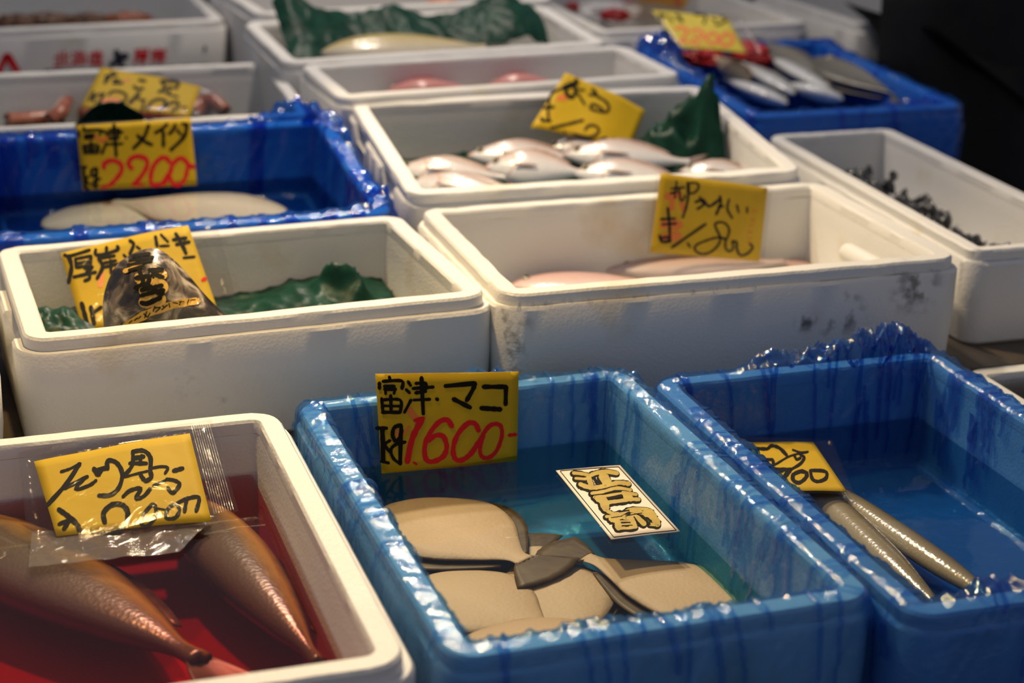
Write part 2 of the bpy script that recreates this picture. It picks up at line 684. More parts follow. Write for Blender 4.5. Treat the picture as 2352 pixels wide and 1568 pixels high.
A = foam_box('white foam box with red water and two large fish, lower left corner', .021, 1.544, -.720, .60, .583, -.885, seed=1, r=.034, wall=.024)
B = foam_box('blue film wrapped box of water with pale flounders and gold lettered card', .549, 1.572, -.731, .392, .612, -.885, yaw=.011, fl=.004, seed=2,
             group='boxes wrapped in blue film')
Cb = foam_box('blue film wrapped box of water with two long thin silver fish', .945, 1.531, -.733, .372, .615, -.885, yaw=-.004, fl=.004, seed=3,
              group='boxes wrapped in blue film')
Db = foam_box('white foam box holding the oyster packet on a green sheet', .327, 2.131, -.649, .531, .380, -.79, yaw=.035, fl=.011, mat=DF, seed=4,
              notch=((2, .12, .30), (2, .62, .88)))
Eb = foam_box('large white foam box with two pale pink fish and dark scuffs on its front', .913, 2.128, -.645, .601, .405, -.79, yaw=-.014, fl=.008,
              mat=EF, seed=5, chips=.0011)
Fb = foam_box('blue film wrapped box of dark water with two white flatfish under a red price card', .307, 2.552, -.628, .553, .42, -.79, tilt=.112, fl=.004,
              seed=6, group='boxes wrapped in blue film')
Gb = foam_box('white foam box with a heap of silver pink bream', .907, 2.551, -.606, .590, .423, -.79, yaw=-.031, tilt=.112, fl=.005, seed=7, chips=.0011,
              notch=((2, .10, .30), (2, .66, .84)))
Hb = foam_box('white foam box with octopus legs and a sloping yellow price card', .280, 3.012, -.600, .585, .42, -.79, yaw=-.036, tilt=.02, fl=.006, seed=8,
              wall=.022)
Ib = foam_box('white foam box with only a red fish tail showing, behind the bream box', .888, 2.888, -.567, .595, .245, -.79, yaw=.057, tilt=.038, fl=.005,
              seed=9)
Jb = foam_box('white foam box stuffed with a crumpled dark green sheet', .855, 3.194, -.553, .600, .295, -.79, yaw=.07, tilt=.086, fl=.005, seed=10)
Kb = foam_box('white foam box printed with red and navy marks on its front', .247, 3.757, -.570, .60, .42, -.79, yaw=.02, tilt=.015, fl=.006, seed=11)
Lb = foam_box('white foam box at the top edge behind the green sheet box', .868, 3.60, -.535, .60, .42, -.79, yaw=.06, fl=.006, seed=12)
Mb = foam_box('deep blue film wrapped box with small silver fish and two dark flatfish', 1.512, 3.035, -.634, .399, .60, -.79, yaw=-.039, tilt=.024, fl=.004,
              seed=13, group='boxes wrapped in blue film')
Nb = foam_box('narrow white foam box with a dark glossy heap, on the right', 1.386, 2.311, -.654, .222, .664, -.79, yaw=-.025, tilt=.014, fl=.006, seed=14,
              r=.024, wall=.020)
Ob = foam_box('white foam box with red pieces and a yellow card at the top edge', 1.50, 3.665, -.600, .46, .56, -.79, yaw=-.02, fl=.006, seed=15)
Pb = foam_box('grey looking foam box beside the person in black', 2.065, 3.58, -.600, .52, .50, -.79, yaw=.02, fl=.005, seed=16)
Rb = foam_box('low foam tray of murky brown water at the right edge', 1.40, 1.655, -.770, .44, .40, -.885, fl=.004, seed=17, mat=FOAM_WARM, name='foam_tray', lip=.010)
Qb = foam_box('foam box of which only a shaded edge shows left of the oyster box', -.215, 2.09, -.668, .50, .38, -.79, fl=.004, seed=18)

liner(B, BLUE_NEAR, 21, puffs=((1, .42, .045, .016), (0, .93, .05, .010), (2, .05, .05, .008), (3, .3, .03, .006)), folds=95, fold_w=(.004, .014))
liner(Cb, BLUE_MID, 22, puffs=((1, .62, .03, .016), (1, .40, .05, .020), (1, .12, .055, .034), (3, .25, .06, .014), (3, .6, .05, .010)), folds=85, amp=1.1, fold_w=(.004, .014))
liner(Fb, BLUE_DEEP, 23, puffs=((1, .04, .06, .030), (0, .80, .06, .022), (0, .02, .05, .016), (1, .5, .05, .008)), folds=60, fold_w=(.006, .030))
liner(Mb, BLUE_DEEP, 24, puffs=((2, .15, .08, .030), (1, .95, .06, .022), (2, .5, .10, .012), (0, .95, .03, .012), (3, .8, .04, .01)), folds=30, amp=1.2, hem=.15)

water(B, -.803, 'water', 'clear water over the pale flounders in the near blue box', water_mats('clear_water', (.40, .80, .80), 1.6))
water(Cb, -.803, 'water', 'clear water over the long thin fish in the right blue box', water_mats('blue_water', (.40, .74, .85), 2))
water(A, -.778, 'water', 'red tinted water around the two large fish', water_mats('red_water', (.96, .20, .12), 13))
water(Fb, -.690, 'water', 'dark water over the white flatfish in the middle blue box', water_mats('dim_water', (.3, .6, .7), 4))
water(Rb, -.778, 'water', 'murky brown water in the low tray', water_mats('brown_water', (.60, .46, .26), 24))

# moulded peg inside the scuffed box
pa, pb = at(1948, 580, 'x', 1.163), at(2040, 628, 'x', 1.163)
V = []
ax = (pb - pa).normalized()
u = ax.cross(Vector((0, 0, 1))).normalized()
v = u.cross(ax)
pr = [(-.012, .003), (-.010, .008), (-.004, .012), (0, .013), (.3, .013), (.34, .012)]
for (t, rr) in pr:
    c = pa + ax * (t if t <= 0 else t * (pb - pa).length / .34)
    V += [c + (u * math.cos(k * math.tau / 16) + v * math.sin(k * math.tau / 16)) * rr for k in range(16)]
F = grid_faces(len(pr), 16, True) + [tuple(range(15, -1, -1)), tuple(range((len(pr) - 1) * 16, len(pr) * 16))]
link('molded_peg', V, F, EF, Eb.root)

# ------------------------------------------------------------------ writing on flat cards


def smooth_line(pts, k=5):
    if len(pts) < 3:
        (x0, y0), (x1, y1) = pts[0], pts[-1]
        return [(x0 + (x1 - x0) * i / 6, y0 + (y1 - y0) * i / 6) for i in range(7)]
    P = [pts[0]] + list(pts) + [pts[-1]]
    out = []
    for i in range(1, len(P) - 2):
        p0, p1, p2, p3 = P[i - 1], P[i], P[i + 1], P[i + 2]
        for q in range(k):
            t = q / k
            out.append(tuple(.5 * ((2 * p1[a]) + (-p0[a] + p2[a]) * t + (2 * p0[a] - 5 * p1[a] + 4 * p2[a] - p3[a]) * t * t + (-p0[a] + 3 * p1[a] - 3 * p2[a] + p3[a]) * t ** 3) for a in (0, 1)))
    out.append(tuple(pts[-1]))
    return out


def ribbon(pts, wd, V, F, put, sm=True):
    """flat brush stroke: pts in 2D, wd its width; put() turns 2D into a place on the card"""
    L = smooth_line(pts) if sm else smooth_line(pts[:2])
    if not sm:
        L = [q for a, c in zip(pts, pts[1:]) for q in smooth_line([a, c])]
    h = wd / 2
    base = len(V)
    n = len(L)
    for i, (x, y) in enumerate(L):
        a, c = L[max(0, i - 1)], L[min(n - 1, i + 1)]
        dx, dy = c[0] - a[0], c[1] - a[1]
        l = math.hypot(dx, dy) or 1
        nx, ny = -dy / l, dx / l
        e = h * (1 - .12 * math.sin(i * 1.7 + x))
        V += [put(x + nx * e, y + ny * e), put(x - nx * e, y - ny * e)]
    F += [(base + 2 * i, base + 2 * i + 1, base + 2 * i + 3, base + 2 * i + 2) for i in range(n - 1)]
    for (i, (x, y)) in ((0, L[0]), (n - 1, L[-1])):
        a, c = (L[1], L[0]) if i == 0 else (L[-2], L[-1])
        an = math.atan2(c[1] - a[1], c[0] - a[0])
        b0 = len(V)
        V.append(put(x, y))
        for k in range(9):
            t = an - math.pi / 2 + math.pi * k / 8
            V.append(put(x + h * .88 * math.cos(t), y + h * .88 * math.sin(t)))
        F += [(b0, b0 + 1 + k, b0 + 2 + k) for k in range(8)]


def S(text, wd=None):
    """'w:x,y x,y; ...' -> strokes"""
    out = []
    for part in text.replace('\n', ' ').split(';'):
        part = part.strip()
        if not part:
            continue
        wv, pts = part.split(':')
        pts = [tuple(float(c) for c in p.split(',')) for p in pts.split()]
        out.append((float(wv), pts))
    return out


def clusters(st):
    """strokes whose boxes meet make one character"""
    bbs = []
    for (wd, pts) in st:
        xs, ys = [p_[0] for p_ in pts], [p_[1] for p_ in pts]
        bbs.append((min(xs) - wd / 2, min(ys) - wd / 2, max(xs) + wd / 2, max(ys) + wd / 2))
    g = list(range(len(st)))
    for i in range(len(st)):
        for j in range(i):
            a, b = bbs[i], bbs[j]
            if a[0] < b[2] and b[0] < a[2] and a[1] < b[3] and b[1] < a[3] and g[i] != g[j]:
                o, n = g[i], g[j]
                g = [n if x == o else x for x in g]
    return [[st[i] for i in range(len(st)) if g[i] == k] for k in sorted(set(g))]


class Sign:
    def __init__(s, label, anchors, corners, crop, name='price_card', mat=None, bow=.003, pouch=None, group='yellow price cards', cat='card'):
        """anchors: three (px,py,axis,value); corners: the card's corners TL TR BR BL seen on that plane"""
        P = [at(*a) for a in anchors]
        n = (P[1] - P[0]).cross(P[2] - P[0]).normalized()
        if n.dot(EYE - P[0]) < 0:
            n = -n
        s.P, s.n, s.crop, s.bow = P[0], n, crop, bow
        s.c = [onplane(x, y, s.P, n) for (x, y) in corners]
        s.mid = sum(s.c, Vector()) / 4
        s.ux = (s.c[1] - s.c[0]).normalized()
        s.half = (s.c[1] - s.c[0]).length / 2
        root = thing(name, label, cat, (s.c[2] + s.c[3]) / 2, group)
        s.root = root
        # card: a thin sheet with two faces and an edge
        nu, nv = 16, 10
        V, F = [], []
        for side in (0, 1):
            for j in range(nv + 1):
                for i in range(nu + 1):
                    a = s.c[0].lerp(s.c[1], i / nu).lerp(s.c[3].lerp(s.c[2], i / nu), j / nv)
                    V.append(s.lift(a, -.0006 * side))
        k = (nu + 1) * (nv + 1)
        for j in range(nv):
            for i in range(nu):
                a = j * (nu + 1) + i
                F += [(a, a + nu + 1, a + nu + 2, a + 1), (k + a, k + a + 1, k + a + nu + 2, k + a + nu + 1)]
        edge = [i for i in range(nu)] + [j * (nu + 1) + nu for j in range(nv)] + [nv * (nu + 1) + i for i in range(nu, 0, -1)] + [j * (nu + 1) for j in range(nv, 0, -1)]
        for a, c in zip(edge, edge[1:] + edge[:1]):
            F.append((a, c, c + k, a + k))
        link('paper', V, F, mat or PAPER, root)
        if pouch:
            pc = [onplane(x, y, s.P, n) for (x, y) in pouch]
            V, F = [], []
            for side, d in ((0, .0022), (1, -.0016)):
                for j in range(nv + 1):
                    for i in range(nu + 1):
                        a = pc[0].lerp(pc[1], i / nu).lerp(pc[3].lerp(pc[2], i / nu), j / nv)
                        wv = .0012 * noise.noise(Vector((i * .7, j * .8, d * 900)))
                        ed = 0 if i in (0, nu) or j in (0, nv) else 1
                        V.append(s.lift(a, d * (.25 + .75 * ed) + wv * ed * (1 if d > 0 else -.4)))
            for j in range(nv):
                for i in range(nu):
                    a = j * (nu + 1) + i
                    F += [(a, a + nu + 1, a + nu + 2, a + 1), (k + a, k + a + 1, k + a + nu + 2, k + a + nu + 1)]
            for a, c in zip(edge, edge[1:] + edge[:1]):
                F.append((a, c, c + k, a + k))
            link('clear_pouch', V, F, CLEAR, root)

    def lift(s, p, d):
        u = (p - s.mid).dot(s.ux) / s.half
        return p + s.n * (d + s.bow * (1 - u * u) * .8 + s.bow * .25 * math.sin(u * 5))

    def write(s, name, text, mat, d=.0005, sm=True):
        x0, y0, k = s.crop
        put = lambda x, y: s.lift(onplane(x0 + x * k, y0 + y * k, s.P, s.n), d)
        for chunk in clusters(S(text)):
            V, F = [], []
            for (wd, pts) in chunk:
                ribbon(pts, wd, V, F, put, sm)
            link({'lettering': 'character', 'price': 'digit'}.get(name, name), V, F, mat, s.root, False)


# card in the near blue box
s = Sign('yellow card with red 1600 standing in the near blue box', [(865, 1085, 'y', 1.822), (1190, 1057, 'y', 1.824), (1030, 905, 'y', 1.842)],
         [(862, 858), (1192, 853), (1188, 1058), (876, 1087)], (840, 840, .1658), bow=.004)
s.write('lettering', '''45:320,150 330,190;50:185,235 185,310;50:235,212 490,205 495,310;45:250,280 390,280;60:260,320 400,320;40:265,320 270,385;40:400,320 385,380;
45:215,450 230,620;45:215,470 470,470 470,640;50:225,640 470,640;50:340,410 345,640;40:230,550 460,555;
45:580,215 615,270;45:555,325 600,370;45:620,470 530,640;55:765,160 790,660;50:690,240 820,240 820,330;50:650,310 925,290;55:690,370 820,350;45:660,470 880,460;55:975,455 985,462;
65:1095,275 1495,235;65:1500,240 1470,320 1385,470;65:1205,455 1430,570;65:1620,285 1940,288;65:1940,288 1935,530;70:1590,580 1860,600;
65:225,860 235,1310;55:150,860 280,860;45:210,1320 310,1340;45:330,1030 260,1090 330,1190;
55:480,815 390,850 365,950 400,1030 460,1000 490,880;60:485,830 475,1100 470,1350;45:470,1350 380,1280 340,1170 400,1090 540,1050''', INK)
s.write('price', '''60:680,750 790,722;85:770,740 640,1000 570,1320;35:660,1335 700,1360;
70:1180,830 1120,745 1010,770 880,930 810,1120 830,1290 930,1320 1070,1240 1110,1100 1060,970 960,960 860,1030;
70:1550,890 1500,795 1400,790 1270,930 1200,1120 1220,1270 1310,1300 1440,1210 1540,1060;
60:1540,1060 1680,850 1790,800 1870,840 1880,980 1800,1180 1680,1270 1590,1240 1570,1120 1620,960;50:1985,960 2080,950''', RED_INK)
s.write('orange_mark', '90:600,600 690,730;40:430,880 440,1060;40:520,940 600,840', ORANGE, .0003)

s = Sign('yellow card with red 2200 leaning in the middle blue box', [(190, 437, 'y', 2.704), (452, 425, 'y', 2.704), (310, 297, 'y', 2.727)],
         [(174, 288), (438, 270), (453, 425), (190, 437)], (160, 260, .1318), bow=.003)
s.write('lettering', '''50:240,240 250,270;50:150,320 165,410;50:240,300 540,290 520,370;45:260,380 430,370;70:270,430 400,420;50:240,560 260,700;50:240,570 490,560 490,690;50:260,690 490,690;50:370,500 375,690;45:260,630 480,625;
55:640,520 560,700;60:770,200 810,740;55:680,300 850,280 850,380;50:640,370 920,330;60:690,440 850,430;45:680,540 920,530;45:590,300 630,340;50:985,426 988,432;
65:1370,210 1290,420 1110,610;60:1180,390 1300,490 1430,550;60:1690,190 1600,280 1490,340;65:1630,330 1630,570;60:1840,200 1800,290 1730,360;65:2040,190 2000,400 1760,640;50:1960,180 2050,185;50:1870,290 1940,370;
60:240,940 270,1300;50:210,940 290,935;45:330,1100 280,1150 340,1230;45:250,1310 330,1320;50:440,960 380,1000 390,1090 450,1060 470,960;55:470,960 460,1300;40:460,1300 390,1250 440,1170 540,1140''', INK)
s.write('price', '''80:600,950 600,880 720,820 860,860 910,960 860,1080 720,1240;50:720,1250 560,1290;80:1080,960 1020,880 1080,780 1200,750 1330,800 1340,930 1220,1130 1110,1240;50:1100,1250 1280,1250;
75:1740,850 1680,780 1590,780 1470,900 1410,1080 1420,1240;70:1420,1250 1600,1230 1700,1070;80:1640,1230 1740,1050 1800,880 1930,780 2030,840 2080,910 2160,930;75:2060,930 2010,1130 1920,1240 1800,1230 1740,1100''', RED_INK)
s.write('orange_mark', '70:440,420 580,480;60:600,480 660,420', ORANGE, .0003)

s = Sign('yellow card with black 2600 sloping over the octopus legs', [(190, 250, 'y', 2.96), (440, 272, 'y', 2.96), (350, 180, 'y', 3.08)],
         [(232, 156), (462, 198), (436, 268), (186, 246)], (190, 150, .1488), bow=.003, pouch=[(228, 152), (500, 206), (528, 272), (182, 250)])
s.write('lettering', '''50:350,190 520,150;55:460,130 340,280;35:470,240 560,230;45:470,290 610,285;50:870,245 960,265;50:790,340 830,380 930,380;
50:1200,275 1470,275 1440,370;45:1220,280 1260,360;40:1270,370 1440,360;45:1340,370 1330,450;50:1260,390 1170,440;35:1210,410 1330,470 1470,500''', INK)
s.write('price', '''50:170,430 100,550;40:280,450 180,500;40:170,510 170,590;45:330,450 270,560 230,600;40:400,470 450,420 580,420 670,480 650,560 560,590;60:870,450 720,600;35:840,540 960,560;40:930,590 930,680 900,700;
45:990,700 1050,600 1170,550 1280,580 1240,660 1180,720;45:1260,680 1360,600 1450,580 1480,620 1440,680 1370,720;30:1530,660 1600,650''', INK)
s.write('orange_mark', '80:320,560 540,550;40:640,260 720,230', ORANGE, .0003)

s = Sign('tilted yellow card with 1200 propped behind the bream', [(1240, 292, 'y', 2.66), (1445, 340, 'y', 2.63), (1390, 200, 'y', 2.715)],
         [(1298, 168), (1483, 252), (1446, 344), (1219, 292)], (1210, 160, .12116), bow=.005)
s.write('lettering', '''60:920,200 960,280;90:690,360 940,250;50:690,360 460,470 400,740 405,980;60:330,730 500,720;55:270,920 285,970 440,990;70:720,380 900,330 900,500;85:730,430 780,520 860,540;40:950,390 1080,410;45:960,470 1090,680;
55:1230,390 1290,450 1290,500 1180,490;50:1290,510 1480,640 1540,760 1480,840 1300,810 1190,750 1240,680 1340,730 1420,790''', INK)
s.write('price', '55:450,1120 680,1070 1050,980;30:700,1180 720,1220;50:1090,1170 1160,1090 1290,1100 1350,1190 1270,1280 1120,1310 880,1240;45:1370,1370 1460,1320 1560,1370;45:1560,1370 1650,1330 1760,1420', INK)
s.write('orange_mark', '120:600,560 720,540', ORANGE, .0003)

s = Sign('yellow card with 1800 and orange blots leaning in the pink fish box', [(1493, 580, 'y', 2.262), (1745, 600, 'y', 2.262), (1640, 420, 'y', 2.296)],
         [(1517, 397), (1764, 431), (1745, 600), (1493, 580)], (1480, 390, .14032), bow=.003, pouch=[(1508, 394), (1774, 430), (1755, 605), (1486, 583)])
s.write('lettering', '''32:520,190 490,460;35:430,310 650,290;35:420,390 520,360;35:560,330 580,480 620,500 660,420;35:700,200 700,380;40:700,210 720,300 690,560 620,780;35:740,215 850,220 880,290 820,370 740,390;
45:830,530 950,490 960,570 860,640;40:900,450 960,560;45:970,510 1050,600 1200,500;45:1220,440 1230,560 1160,730;45:1200,600 1270,600;40:1370,490 1340,640 1420,790;35:1500,580 1530,700;35:1675,620 1675,700''', INK)
s.write('price', '''45:375,630 400,900 410,1180;40:260,810 490,800;40:290,895 510,880;50:240,1080 290,1180 410,1160;45:290,1110 400,1100;45:440,1270 560,1190 990,890;35:700,1200 735,1260;
36:1300,1130 1180,1110 1000,1160 830,1240 830,1330 940,1380 1080,1340 1200,1220 1220,1100 1150,940 1160,870 1290,870 1370,970 1350,1090 1310,1180 1320,1300 1390,1330 1440,1270 1420,1170;
38:1420,1170 1500,1190 1500,1290 1560,1400 1680,1370 1770,1270 1720,1210''', INK, .0007)
s.write('orange_mark', '130:370,440 560,400;80:450,480 440,640;80:600,520 640,680;150:310,900 560,900;150:330,1100 540,1080;18:1760,650 1830,660;18:1755,700 1830,690;18:1745,800 1805,810;18:1735,830 1800,850;18:1720,915 1790,920;18:1700,1000 1760,1010;18:1690,1040 1750,1020;18:1680,1110 1760,1120;18:1670,1170 1740,1180', ORANGE, .0003)

s = Sign('yellow card in a clear pouch standing behind the oyster packet', [(200, 765, 'y', 2.16), (500, 705, 'y', 2.16), (290, 550, 'y', 2.262)],
         [(139, 582), (432, 516), (500, 710), (192, 765)], (120, 500, .17857), bow=.003, pouch=[(131, 576), (496, 500), (545, 700), (180, 772)])
s.write('lettering', '''45:160,485 230,500 480,425;55:210,500 250,640 210,840;40:300,540 500,500;40:300,540 310,650;45:500,510 490,620;45:310,600 490,570;40:310,650 500,625;45:420,660 520,640 440,720;45:280,770 560,710;45:480,720 480,790 420,820;
45:560,420 580,490 830,430 840,380;45:700,390 700,460;50:600,540 650,640 580,790;45:600,530 800,500;40:670,590 820,560;40:650,650 870,600;45:750,560 760,720;
45:1000,310 1050,360 1000,480;35:1090,390 1130,420;35:920,490 960,530;45:1330,260 1350,380;35:1400,230 1490,320;35:1390,380 1500,370;
50:1560,290 1720,260;50:1600,350 1760,310;50:1590,210 1680,370 1720,460;35:1690,520 1830,500;60:380,1110 460,1400;60:500,1160 540,1370;50:530,1230 630,1160''', INK)
s.write('red_mark', '50:1935,800 1970,780', RED_INK)
s.write('orange_mark', '70:640,720 620,880', ORANGE, .0003)

s = Sign('yellow card with 2,000 in a clear pouch over the red water', [(95, 1050, 'y', 1.797), (470, 985, 'y', 1.797), (270, 1240, 'z', -.776)],
         [(78, 1060), (436, 994), (486, 1196), (130, 1232)], (40, 960, .22318), bow=.002, pouch=[(42, 1040), (486, 962), (548, 1172), (70, 1302)])
s.write('lettering', '''28:450,560 540,530 650,475;45:640,480 500,690 310,900;40:490,730 720,610;35:710,610 600,740 740,700 810,650;50:790,530 830,590 860,540;45:830,540 930,520;45:930,530 930,450 1020,470 1080,580 1050,720 960,800 840,805;
40:1190,360 1190,470 1160,540 1100,600;45:1190,360 1300,350 1370,420 1370,560 1380,620 1320,660 1270,600;45:1190,430 1300,410;35:1280,400 1260,490;40:1160,480 1330,480;25:1100,620 1340,560;28:1380,530 1480,510 1550,520 1520,580;
45:1610,550 1700,520;40:1540,640 1620,650 1670,690 1600,780 1550,730;28:1530,650 1400,710;40:1090,820 1160,760 1270,740 1220,840 1300,820 1370,740''', INK)
s.write('price', '''55:430,950 540,1030 620,1110 640,1170;40:430,1100 540,1050;50:540,1050 480,1150;55:900,1080 890,980 980,900 1090,910 1140,1000 1100,1120 1000,1190 880,1205;25:1180,1160 1250,1160;
40:1380,910 1300,1010 1280,1110 1350,1120 1420,1030 1420,920 1380,905;20:1420,940 1540,960;40:1620,890 1550,950 1530,1040 1620,1040 1670,960 1640,890;40:1640,890 1730,840 1850,810 1870,850 1840,960;40:1740,850 1720,970''', INK)
V, F = [], []
for q in range(9):            # heat seal ribs down the pouch's right margin
    a0, b0 = (438 + q * 5, 972 - q), (492 + q * 5.5, 1180 - q * 1.2)
    ribbon([a0, b0], 1.3, V, F, lambda x, y: s.lift(onplane(x, y, s.P, s.n), .0016))
SEAL = film_mat('seal_film', (.86, .86, .86), (.8, .8, .8), .2, .1)
fq = [atz(*q_, -.7762) for q_ in ((74, 1226), (492, 1190), (412, 1272), (66, 1308))]
V2, F2 = [], []
for sd_ in (0, 1):
    for j in range(9):
        for i in range(31):
            q_ = fq[0].lerp(fq[1], i / 30).lerp(fq[3].lerp(fq[2], i / 30), j / 8)
            V2.append(q_ + Vector((0, 0, .0028 + .0022 * noise.noise(q_ * 60) - .0004 * sd_)))
F2 = grid_faces(9, 31) + [tuple(reversed(f_)) for f_ in grid_faces(9, 31, base=279)]
link('pouch_flap', V2, F2, film_mat('flap_film', (.90, .88, .86), (.8, .7, .6), .06, .07, .5, .3, .03), s.root)
link('seal_rib', V, F, SEAL, s.root)

s = Sign('yellow card with 700 floating beside the long thin fish', [(1700, 1020, 'z', -.7995), (1940, 1128, 'z', -.7995), (1870, 1016, 'z', -.7995)],
         [(1682, 1017), (1868, 1015), (1945, 1127), (1768, 1128)], (1640, 990, .14456), bow=.0008, pouch=[(1640, 1000), (1912, 1010), (1962, 1132), (1700, 1136)])
s.write('lettering', '''55:690,285 840,290;55:860,280 920,240 1040,280 1150,390;35:1490,335 1380,350 1250,310;35:1480,340 1200,410 960,540 840,550;45:1270,390 1310,460 1370,440;45:1370,390 1430,430 1370,530 1220,620;40:670,410 740,400;50:750,475 920,460 940,530;25:520,300 590,305''', INK)
s.write('price', '70:860,620 930,650;60:870,612 1220,620;75:1200,630 1130,720 1030,860;30:980,665 1090,650;60:1370,650 1260,700 1260,790 1350,830 1450,760 1470,680 1380,645;55:1530,640 1560,770 1650,810 1770,760 1790,670 1720,635 1540,635;50:760,600 745,625', INK)

s = Sign('pale yellow card with orange 2200 in the far right blue box', [(1600, 112, 'y', 3.13), (1700, 120, 'y', 3.10), (1590, 30, 'y', 3.24)],
         [(1497, 22), (1672, 42), (1716, 121), (1566, 111)], (1490, 10, .1148), bow=.002, pouch=[(1490, 18), (1706, 38), (1758, 126), (1560, 115)],
         mat=simple('pale_yellow_paper', (.80, .66, .06), (.86, .72, .10), 12, .4, .2, 30, trans=.3))
s.write('lettering', '60:200,220 330,240;45:230,190 260,330;45:400,250 480,350;70:560,230 670,350;45:920,210 1130,240 1100,400;45:1270,310 1340,350;40:1450,260 1500,290;50:1340,430 1450,400 1560,320;70:300,520 420,600', INK)
s.write('price', '''60:550,490 640,470 760,520 740,620 640,740;45:640,760 800,770;55:850,560 960,510 1080,580 1080,680 960,650;50:960,650 860,780 1040,800;55:1270,580 1160,680 1190,770 1310,800 1380,680 1290,580;60:1560,590 1440,680 1430,790 1560,830 1680,750 1660,640 1560,590''',
        simple('orange_marker', (.85, .16, .05), rough=.5))

# floating gold lettered card
s = Sign('white card with gold black-edged lettering floating in the near blue box', [(1300, 1080, 'z', -.800), (1500, 1210, 'z', -.800), (1425, 1068, 'z', -.800)],
         [(1277, 1080), (1424, 1068), (1562, 1219), (1404, 1238)], (1270, 1060, .12755), name='lettered_card', bow=.0004, group=None,
         mat=simple('cream_paper', (.78, .68, .55), (.80, .71, .58), 10, .4))
GOLD = simple('gold_print', (.38, .26, .02), (.48, .34, .035), 60, .45)
gold = '''60:370,215 500,225 640,250;55:410,310 590,320;80:490,415 640,470 820,470 1050,420 1200,390 1370,410;70:660,260 800,210 950,190 1160,220;95:640,290 690,430;140:890,250 960,420;60:960,260 1030,370;
60:700,580 900,550 1150,490 1400,520;60:1250,570 1500,600;50:740,650 1000,620 1250,570;70:1000,740 1200,720 1400,690 1550,690;140:800,650 930,730 950,850;120:1300,600 1400,680;120:900,780 950,840;
60:980,900 1100,950 1250,930;55:960,1000 1200,970 1400,870 1700,870 1800,920;70:1400,890 1600,930;110:1050,1040 1150,1080 1180,1200;50:1150,1040 1400,1010;80:1280,1010 1400,1040 1480,1160;30:1200,1080 1420,1080;30:1230,1140 1460,1130;60:1200,1210 1500,1190;
100:1430,980 1540,1040 1640,1130;130:1650,950 1760,960 1840,1050 1880,1130;60:1750,1140 1890,1150'''
blk = ';'.join('%g:%s' % (w_ + 62, ' '.join('%g,%g' % (x - 14, y + 10) for i, (x, y) in enumerate(p))) for (w_, p) in S(gold))
s.write('lettering_shadow', blk, INK, .0004)
s.write('lettering', gold, GOLD, .0006)
s.write('lettering_detail', '''55:740,295 785,395;14:370,272 570,292;16:700,618 1230,555;34:1010,690 1250,635;20:1190,918 1370,890;16:1310,990 1600,940;24:1460,1010 1560,1150;42:1610,990 1740,1140;13:1210,1060 1260,1050;13:1250,1118 1310,1108;28:1300,1170 1360,1170;12:1050,1020 1200,1000''', INK, .0008)
s.write('border_line', '14:140,165 1180,95;14:1180,95 2220,1235;14:2220,1235 1095,1365;14:1095,1365 130,175', INK, .0004)

# printing on the front of the far left box
KN = Kb.T.to_3x3() @ Vector((0, -1, 0))
KP = Kb.T @ Vector((0, -Kb.D / 2 - Kb.fl - .0012, -.03))


def print_on(name, text, mat, d=0.0):
    for chunk in text.split('|'):
        V, F = [], []
        for (wd, pts) in S(chunk):
            ribbon(pts, wd, V, F, lambda x, y: onplane(x * .2211, 80 + y * .2211, KP + KN * d, KN), False)
        link(name, V, F, mat, Kb.root, False)


print_on('printed_character', '''22:620,185 620,330;22:570,235 620,225;22:560,325 620,295;22:670,170 670,305 725,300;22:670,245 715,210|22:755,180 775,200;22:750,235 770,250;22:750,320 780,280;22:820,170 795,210;22:805,195 890,190;20:815,225 800,300 880,300 885,225 815,225;20:790,262 895,258|20:975,165 990,190;20:1030,160 1020,190;22:950,200 1070,195;20:980,222 980,288 1050,286 1050,218 980,222;18:980,255 1050,253;22:930,200 950,222;22:935,250 945,300 1070,312|22:1405,160 1540,150;22:1420,160 1400,300;20:1440,185 1530,180 1530,225 1440,228 1440,185;18:1440,205 1530,202;20:1440,250 1530,245;22:1490,250 1490,300 1465,300|22:1580,150 1580,175 1715,170 1715,145;22:1645,135 1645,172;22:1590,195 1715,190;22:1600,195 1575,290;20:1620,225 1710,220;22:1610,255 1725,250;22:1665,220 1665,300|60:60,215 -10,390;70:80,215 185,390;40:40,250 110,250''', RED_INK)
print_on('printed_mark', '''60:1205,175 1235,235;75:1225,235 1310,220;70:1230,250 1250,295;55:1220,265 1155,310;26:1140,300 1160,325|26:2130,120 2130,160|22:1240,335 1300,330''', simple('navy_ink', (.01, .012, .035), rough=.6))
print_on('printed_line', '30:470,375 530,370;20:560,372 730,365|16:1510,340 1800,325|20:1900,325 2160,310', simple('grey_ink', (.12, .12, .13), rough=.6))

# ------------------------------------------------------------------ fish


def interp(tab, t):
    for (a, va), (c, vc) in zip(tab, tab[1:]):
        if t <= c:
            f = (t - a) / (c - a) if c > a else 0
            i = tab.index((a, va))
            p0, p3 = tab[max(0, i - 1)], tab[min(len(tab) - 1, i + 2)]
            m0 = (vc - p0[1]) / (c - p0[0]) * (c - a)
            m1 = (p3[1] - va) / (p3[0] - a) * (c - a)
            f2, f3 = f * f, f * f * f
            return (2 * f3 - 3 * f2 + 1) * va + (f3 - 2 * f2 + f) * m0 + (3 * f2 - 2 * f3) * vc + (f3 - f2) * m1
    return tab[-1][1]


